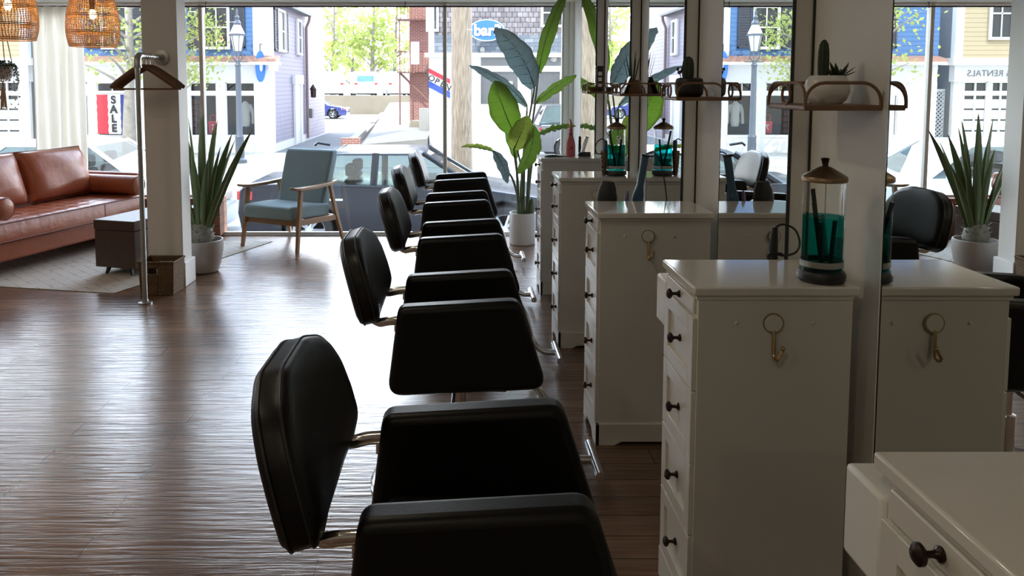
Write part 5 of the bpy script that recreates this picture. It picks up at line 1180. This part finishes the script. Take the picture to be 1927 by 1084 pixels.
# ------------------------------------------------------------------ street lamp, utility pole
t = thing('street_lamp', 'grey cast-iron street lamp with glass lantern before the white shop', 'street lamp', at(452, 308, 23.46).to_tuple()[:2] + (G + 0.02,))
hL = at(447, 115, 23.46).z - G - 0.02
MB().lathe([(0.0, 0), (0.20, 0.0), (0.20, 0.10), (0.13, 0.16), (0.12, 0.75), (0.135, 0.78), (0.09, 0.86), (0.075, hL - 0.15), (0.10, hL - 0.13), (0.06, hL - 0.05), (0.05, hL), (0.0, hL)], 20).build('post', IRON, t)
MB().tube([(-0.28, 0, hL - 0.02), (0.28, 0, hL - 0.02)], 0.018, 6).build('ladder_bar', IRON, t)
lan = MB().lathe([(0.0, hL + 0.28), (0.11, hL + 0.28), (0.20, hL + 0.74), (0.0, hL + 0.74)], 6).build('lantern_glass', LAMP_GL, t)
b = MB()
for k in range(6):
    a = 2 * PI * k / 6; b.tube([(0.115 * math.cos(a), 0.115 * math.sin(a), hL + 0.26), (0.205 * math.cos(a), 0.205 * math.sin(a), hL + 0.75)], 0.012, 5)
    b.tube(smoothpath([(0.05 * math.cos(a), 0.05 * math.sin(a), hL), (0.16 * math.cos(a), 0.16 * math.sin(a), hL + 0.10), (0.13 * math.cos(a), 0.13 * math.sin(a), hL + 0.27)]), 0.012, 5)
b.lathe([(0.10, hL + 0.25), (0.125, hL + 0.25), (0.125, hL + 0.29), (0.10, hL + 0.29)], 12); b.lathe([(0.20, hL + 0.73), (0.25, hL + 0.73), (0.25, hL + 0.79), (0.19, hL + 0.79)], 6)
b.build('lantern_frame', IRON, t)
MB().lathe([(0.0, hL + 0.77), (0.235, hL + 0.77), (0.10, hL + 1.06), (0.0, hL + 1.06)], 6).build('lantern_roof', FLAG_W, t, smooth=0)
MB().lathe([(0.0, hL + 1.05), (0.11, hL + 1.05), (0.12, hL + 1.10), (0.08, hL + 1.17), (0.05, hL + 1.2), (0.075, hL + 1.27), (0.03, hL + 1.34), (0.04, hL + 1.4), (0.012, hL + 1.52), (0.0, hL + 1.54)], 14).build('finial', IRON, t)
a = at(869, 158, 13.2)
o = MB().lathe([(0.0, G - 0.1), (0.185, G - 0.1), (0.172, 1.5), (0.158, 7.5), (0.0, 7.5)], 26, Matrix.Translation((a.x, 13.2, 0))).build('utility_pole', POLE_W); tag(o, 'weathered wooden utility pole behind the dark sedan', 'utility pole')
t['category'] = 'street lamp'

# ------------------------------------------------------------------ cars
def car(label, loc, rz, L, Wd, H, paint, kind='sedan', group=None):
    t = thing('car' if kind != 'van' else 'van', label, 'car' if kind != 'van' else 'van', loc, rz, group)
    wr = 0.33 if kind != 'suv' else 0.36
    wb = 0.585 * L; xf, xb_ = L / 2 - 0.20 * L, L / 2 - 0.20 * L - wb
    belt = 0.62 * H if kind != 'van' else 0.55 * H
    def arch(cx): return [(cx + (wr + 0.07) * math.cos(a), max(0.24, wr + (wr + 0.07) * math.sin(a))) for a in [R(q) for q in (-20, 10, 40, 65, 90, 115, 140, 170, 200)]]
    if kind == 'sedan': top = [(-L / 2 + 0.03, 0.62 * H), (-L / 2 + 0.10, 0.665 * H), (-L * 0.34, 0.69 * H), (0.0, belt + 0.05), (L * 0.20, belt + 0.04), (L * 0.40, 0.55 * H), (L / 2 - 0.06, 0.48 * H)]
    elif kind == 'suv': top = [(-L / 2 + 0.02, 0.62 * H), (-L * 0.30, belt + 0.03), (0.0, belt + 0.02), (L * 0.22, belt), (L * 0.42, 0.56 * H), (L / 2 - 0.04, 0.48 * H)]
    else: top = [(-L / 2 + 0.02, H * 0.97), (-L / 2 + 0.12, H), (L * 0.20, H), (L * 0.27, 0.95 * H), (L * 0.37, 0.55 * H), (L / 2 - 0.06, 0.46 * H)]
    prof = [(-L / 2 + 0.06, 0.27), (-L / 2, 0.40 * H if kind != 'van' else 0.5)] + top + [(L / 2, 0.36 * H), (L / 2 - 0.05, 0.24)] + arch(xf) + [(0, 0.22)] + arch(xb_)
    b = MB(); rings = []
    for y, k in ((-Wd / 2, 0.985), (-Wd / 2 + 0.04, 1.0), (Wd / 2 - 0.04, 1.0), (Wd / 2, 0.985)): rings.append([Vector((x * k, y, 0.5 + (z - 0.5) * k)) for x, z in prof])
    b.rings(rings); b.build('body', paint, t, bevel=0.05, seg=3, smooth=50)
    b = MB(); b.box(-L * 0.42, L * 0.40, -Wd / 2 + 0.25, Wd / 2 - 0.25, 0.18, 0.5); b.build('underbody', TYRE, t)
    if kind != 'van':
        if kind == 'sedan': lo = [(-L * 0.36, L * 0.235)]; x_b0, x_b1, x_t0, x_t1 = -L * 0.375, L * 0.225, -L * 0.215, L * 0.055
        else: x_b0, x_b1, x_t0, x_t1 = -L * 0.475, L * 0.235, -L * 0.42, L * 0.08
        w0, w1 = Wd / 2 - 0.05, Wd / 2 - 0.24; zb, zt = belt + 0.0, H - 0.05
        def ring(x0_, x1_, w, z): return [Vector((x0_, -w, z)), Vector((x1_, -w, z)), Vector((x1_, w, z)), Vector((x0_, w, z))]
        g = MB(); g.rings([ring(x_b0, x_b1, w0, zb), ring(x_t0, x_t1, w1, zt)], cap=False); g.build('glasshouse', CARGL, t, smooth=0)
        rf = MB(); rings = []
        for w, dz, ex in ((w1 + 0.02, -0.03, 0.05), (w1, 0.0, 0.03), (w1 * 0.75, 0.035, -0.05), (w1 * 0.3, 0.05, -0.1)): rings.append(ring(x_t0 - ex, x_t1 + ex, w, zt + dz))
        rf.rings(rings); rf.build('roof', paint, t, bevel=0.03, smooth=60)
        pl2 = MB()
        for s in (-1, 1):
            pl2.tube([(x_b0, s * w0, zb), (x_t0, s * w1, zt)], 0.045, 6); pl2.tube([(x_b1, s * w0, zb), (x_t1, s * w1, zt)], 0.035, 6)
            for f in ((0.47,) if kind == 'sedan' else (0.36, 0.66)):
                pl2.tube([(x_b0 + (x_b1 - x_b0) * f, s * w0, zb), (x_t0 + (x_t1 - x_t0) * f, s * w1, zt)], 0.05, 6, flat=0.4)
        pl2.build('pillars', paint, t)
        for k, x in enumerate((0.35, -0.55)):
            for s in (-1, 1):
                q = MB(); q.box(x - 0.32, x - 0.20, s * 0.38 - 0.24, s * 0.38 + 0.24, 0.45, H - 0.42); q.box(x - 0.08 - 0.24, x - 0.32 + 0.14, s * 0.38 - 0.13, s * 0.38 + 0.13, H - 0.40, H - 0.22); q.build('seat', CARIN, t, bevel=0.04)
        for s in (-1, 1): MB().ball((x_b1 - 0.35, s * (Wd / 2 + 0.06), belt + 0.06), 0.09, 0.10, 0.07, 12, 8).build('wing_mirror', paint, t)
        for s in (-1, 1):
            h_ = MB(); [h_.box(x - 0.10, x + 0.08, s * Wd / 2 - 0.012, s * Wd / 2 + 0.018, belt - 0.14, belt - 0.115) for x in (0.02, -L * 0.20)]; h_.build('door_handle', CHROME, t)
            q = MB(); q.tube([(x_b0 + 0.1, s * (w0 + 0.02), belt + 0.01), (x_b1 - 0.1, s * (w0 + 0.02), belt + 0.005)], 0.013, 5); q.build('belt_trim', CHROME, t)
    else:
        b = MB(); yy = Wd / 2 - 0.08
        b.rings([[Vector((L * 0.268, -yy, 0.93 * H)), Vector((L * 0.268, yy, 0.93 * H)), Vector((L * 0.275, yy, 0.93 * H)), Vector((L * 0.275, -yy, 0.93 * H))], [Vector((L * 0.366, -yy, 0.58 * H)), Vector((L * 0.366, yy, 0.58 * H)), Vector((L * 0.376, yy, 0.58 * H)), Vector((L * 0.376, -yy, 0.58 * H))]]); b.build('windscreen', HGLASS, t)
        b = MB(); [b.rings([[Vector((x, s * Wd / 2 - 0.0, z)) for x, z in ((L * 0.14, 0.60 * H), (L * 0.32, 0.60 * H), (L * 0.25, 0.88 * H), (L * 0.14, 0.88 * H))], [Vector((x, s * (Wd / 2 + 0.01), z)) for x, z in ((L * 0.14, 0.60 * H), (L * 0.32, 0.60 * H), (L * 0.25, 0.88 * H), (L * 0.14, 0.88 * H))]]) for s in (-1, 1)]; b.build('side_window', HGLASS, t)
    for x in (xf, xb_):
        for s in (-1, 1):
            M = Matrix.Translation((x, s * (Wd / 2 - 0.10), wr)) @ Matrix.Rotation(-s * PI / 2, 4, 'X')
            w = MB().lathe([(wr * 0.66, -0.10), (wr * 0.97, -0.10), (wr, -0.06), (wr, 0.07), (wr * 0.96, 0.10), (wr * 0.70, 0.105), (wr * 0.66, 0.09)], 32, M, cap=False).build('wheel', TYRE, t)
            b = MB(); b.lathe([(0.0, 0.085), (0.06, 0.085), (0.05, 0.06), (0.0, 0.06)], 16, M); b.lathe([(wr * 0.60, 0.07), (wr * 0.68, 0.10), (wr * 0.68, -0.09), (wr * 0.62, -0.09)], 32, M, cap=False)
            for k in range(10):
                a = 2 * PI * k / 10 + 0.2 * (k % 2); b.tube([M @ Vector((0.04 * math.cos(a), 0.04 * math.sin(a), 0.075)), M @ Vector((wr * 0.65 * math.cos(a), wr * 0.65 * math.sin(a), 0.085))], 0.020, 5)
            b.build('rim', RIM, w)
    zt_ = 0.54 * H if kind != 'van' else 0.5 * H
    for s in (-1, 1):
        q = MB(); q.rings([[Vector((-L / 2 + dx, s * (Wd / 2 - dy), z)) for dx, dy in ((-0.005, 0.28), (-0.005, 0.03), (0.22, -0.012), (0.22, 0.28))] for z in (zt_ - 0.02, zt_ + 0.10)]); q.build('tail_lamp', TAIL, t, bevel=0.01)
        z0 = 0.43 * H if kind != 'van' else 0.36 * H
        q = MB(); q.rings([[Vector((L / 2 - dx, s * (Wd / 2 - dy), z)) for dx, dy in ((-0.005, 0.42), (0.03, 0.08), (0.36, -0.012), (0.36, 0.3))] for z in (z0, z0 + 0.12)]); q.build('head_lamp', HEADL, t, bevel=0.01)
        q = MB(); q.ball((L / 2 - 0.17, s * (Wd / 2 - 0.03), z0 + 0.02), 0.11, 0.06, 0.05, 12, 8); q.build('indicator', AMBER, t)
    if kind == 'sedan':
        MB().tube([(-L * 0.25, 0, H + 0.02), (-L * 0.29, 0, H + 0.05), (-L * 0.30, 0, H + 0.01)], 0.02, 6).build('aerial', paint, t)
    return t
P_NAVY = mat('dark_navy_paint', (0.009, 0.010, 0.015), 0.26, spec=0.25, coat=0.12, noise=(3, 0.05)); P_WHITE = mat('white_car_paint', (0.78, 0.80, 0.81), 0.3, coat=0.6, noise=(3, 0.02))
P_SILV = mat('silver_car_paint', (0.11, 0.112, 0.12), 0.35, 0.2, coat=0.4, noise=(3, 0.03)); P_BLUE = mat('blue_car_paint', (0.025, 0.04, 0.22), 0.25, coat=1.0, noise=(3, 0.05))
car('dark navy sedan parked outside the window behind the blue armchair', (-0.79, 11.80, G), 0, 4.62, 1.80, 1.43, P_NAVY)
car('white car parked outside the window behind the leather sofa', (-5.75, 12.4, G), 0, 4.6, 1.8, 1.50, P_WHITE)
car('silver sport utility vehicle parked before the shingled shop', (4.6, 25.4, G + 0.0), 0, 4.7, 1.85, 1.72, P_SILV, 'suv')
car('blue sedan standing at the far end of the drive', (-10.05, 54.5, G), 0, 4.7, 1.8, 1.45, P_BLUE)
for u, lb, w in ((622, 'white van on the upper lot, above the blue sedan', 5.0), (684, 'white van with a blue picture panel on its back, on the upper lot', 5.0), (746, 'white van on the upper lot next to the brick building', 5.0)):
    a = at(u, 170, 68.0); v_ = car(lb, (a.x, 68.0, 0.45), R(102), w, 1.95, 2.05, P_WHITE, 'van', 'white vans on the upper lot')
    if u == 684: boxo('blue_panel', mat('pale_blue_print', (0.16, 0.36, 0.62), 0.5, noise=(2, 0.3)), v_, -2.53, -2.50, -0.62, 0.72, 1.25, 1.72)

# ------------------------------------------------------------------ trees
def tree(label, loc, h, spread, leaves, trunk_r, seed, lean=(0, 0), crown0=0.35, size=0.16, clusters=26, group='trees beyond the window'):
    rnd = random.Random(seed)
    t = thing('tree', label, 'tree', loc, 0, group)
    b = MB(); tops = []
    trunk = smoothpath([(0, 0, -0.1), (lean[0] * 0.2, lean[1] * 0.2, h * 0.25), (lean[0] * 0.6, lean[1] * 0.6, h * 0.5), (lean[0], lean[1], h * 0.92)], 6)
    b.tube(trunk, [trunk_r * (1 - 0.85 * i / (len(trunk) - 1)) for i in range(len(trunk))], 9)
    for k in range(clusters):
        s = crown0 + (0.97 - crown0) * (k + rnd.random()) / clusters; p = trunk[min(len(trunk) - 1, int(s * len(trunk)))]
        a = rnd.random() * 2 * PI; ln = spread * (0.35 + 0.65 * rnd.random()) * (1.15 - 0.6 * s); up = 0.3 + 0.5 * rnd.random()
        q = p + Vector((math.cos(a) * ln, math.sin(a) * ln, ln * up)); m_ = p.lerp(q, 0.5) + Vector((0, 0, ln * 0.06))
        b.tube(smoothpath([p, m_, q], 4), [trunk_r * 0.32 * (1 - s * 0.5) * (1 - i / 9) + 0.006 for i in range(9)], 5)
        tops += [q, m_.lerp(q, 0.5), q + Vector((rnd.uniform(-.4, .4), rnd.uniform(-.4, .4), rnd.uniform(-.1, .5))) * ln * 0.5]
    b.build('trunk', BARK, t)
    f = MB(); per = max(1, leaves // len(tops))
    for c in tops:
        rad = spread * 0.22 * rnd.uniform(0.6, 1.3)
        for _ in range(per):
            p = c + Vector((rnd.gauss(0, 1), rnd.gauss(0, 1), rnd.gauss(0, 0.7))) * rad * 0.6
            u = Vector((rnd.uniform(-1, 1), rnd.uniform(-1, 1), rnd.uniform(-1, 1))).normalized(); v = u.orthogonal().normalized(); s = size * rnd.uniform(0.6, 1.3)
            f.face([p + u * s, p + v * s * 0.55, p - u * s, p - v * s * 0.55])
    f.build('foliage', SPRING, t, smooth=0)
    return t
a = at(243, 258, 24.6); tree('young street tree with sparse yellow-green leaves before the blue shop', (a.x, 24.6, G), 6.6, 2.6, 1300, 0.24, 3, (0.2, 0), 0.42, 0.075, 26)
a = at(340, 258, 25.0); tree('slim tree leaning over the street lamp with yellow-green sprays', (a.x, 25.0, G), 6.4, 2.1, 1300, 0.10, 8, (0.3, 0), 0.45, 0.07, 24)
for k, (u, Y, h, sp_, lv, lb) in enumerate(((626, 76, 12.0, 4.2, 850, 'spring tree behind the first white van next to the lavender house'), (662, 84, 9.0, 3.6, 650, 'shorter spring tree between the two white vans'), (700, 78, 12.5, 3.6, 750, 'tall yellow-green tree behind the van with the blue panel'),
                                           (742, 80, 11.0, 4.0, 750, 'yellow-green tree beside the brick building, behind the white van'))):
    a = at(u, 150, Y); tree(lb, (a.x, Y, 0.45), h, sp_, lv, 0.3, 20 + k, (0.3, 0), 0.15, 0.30, 30)
SUN_E, SKY_E, EXPO = 1.3, 5.0, 1.75
# ================================================================== light and camera
sun = bpy.data.lights.new('sun', 'SUN'); sun.energy = SUN_E; sun.angle = R(0.6); sun.color = (1, 0.96, 0.88)
so = bpy.data.objects.new('sun', sun); C.objects.link(so); so.location = (0, -5, 20)
so.rotation_euler = Vector((0.36, 0.52, -0.78)).to_track_quat('-Z', 'Y').to_euler()
w = bpy.data.worlds.new('sky'); bpy.context.scene.world = w; w.use_nodes = True
nt = w.node_tree; bg = nt.nodes['Background']
tc = nt.nodes.new('ShaderNodeTexCoord'); sx = nt.nodes.new('ShaderNodeSeparateXYZ'); nt.links.new(tc.outputs['Generated'], sx.inputs[0])
rp = nt.nodes.new('ShaderNodeValToRGB'); nt.links.new(sx.outputs['Z'], rp.inputs[0])
rp.color_ramp.elements[0].position = 0.0; rp.color_ramp.elements[0].color = (1.0, 1.0, 1.0, 1)
rp.color_ramp.elements[1].position = 0.7; rp.color_ramp.elements[1].color = (0.55, 0.72, 1.0, 1)
nt.links.new(rp.outputs[0], bg.inputs['Color'])
# sky gradient added for floor glare: brighter over the street, dimmer behind the shop
mr = nt.nodes.new('ShaderNodeMapRange'); mr.interpolation_type = 'SMOOTHSTEP'
mr.inputs['From Min'].default_value = -0.2; mr.inputs['From Max'].default_value = 0.8; mr.inputs['To Min'].default_value = SKY_E * 0.15; mr.inputs['To Max'].default_value = SKY_E
nt.links.new(sx.outputs['Y'], mr.inputs['Value']); nt.links.new(mr.outputs[0], bg.inputs['Strength'])
# daylight portals at the glass front (sampling help only: they give no light of their own)
for x0, x1, zb in ((-6.95, -2.36, 0.385), (-2.36, 1.0, 0.012)):
    l = bpy.data.lights.new('daylight_portal', 'AREA'); l.shape = 'RECTANGLE'; l.size = x1 - x0; l.size_y = 2.285 - zb; l.cycles.is_portal = True
    o = bpy.data.objects.new('daylight_portal', l); C.objects.link(o); o.location = ((x0 + x1) / 2, 7.83, (2.285 + zb) / 2); o.rotation_euler = (-PI / 2, 0, 0)
cam = bpy.data.cameras.new('camera'); cam.sensor_width = 36; cam.sensor_fit = 'HORIZONTAL'; cam.lens = F_PX / 1927 * 36
cam.shift_x = (963.5 - CX) / 1927; cam.shift_y = -(542 - CY) / 1927; cam.clip_start = 0.05; cam.clip_end = 400
co = bpy.data.objects.new('camera', cam); C.objects.link(co); co.location = (0, 0, EYE); co.rotation_euler = (PI / 2 - PITCH, 0, 0)
sc = bpy.context.scene; sc.camera = co
sc.view_settings.view_transform = 'Standard'; sc.view_settings.look = 'None'; sc.view_settings.gamma = 1; sc.view_settings.use_curve_mapping = False
sc.view_settings.exposure = EXPO
sc.cycles.max_bounces = 10; sc.cycles.diffuse_bounces = 5; sc.cycles.glossy_bounces = 5; sc.cycles.transparent_max_bounces = 16; sc.cycles.transmission_bounces = 6
sc.cycles.caustics_reflective = False; sc.cycles.caustics_refractive = False; sc.cycles.sample_clamp_indirect = 6; sc.cycles.use_denoising = True
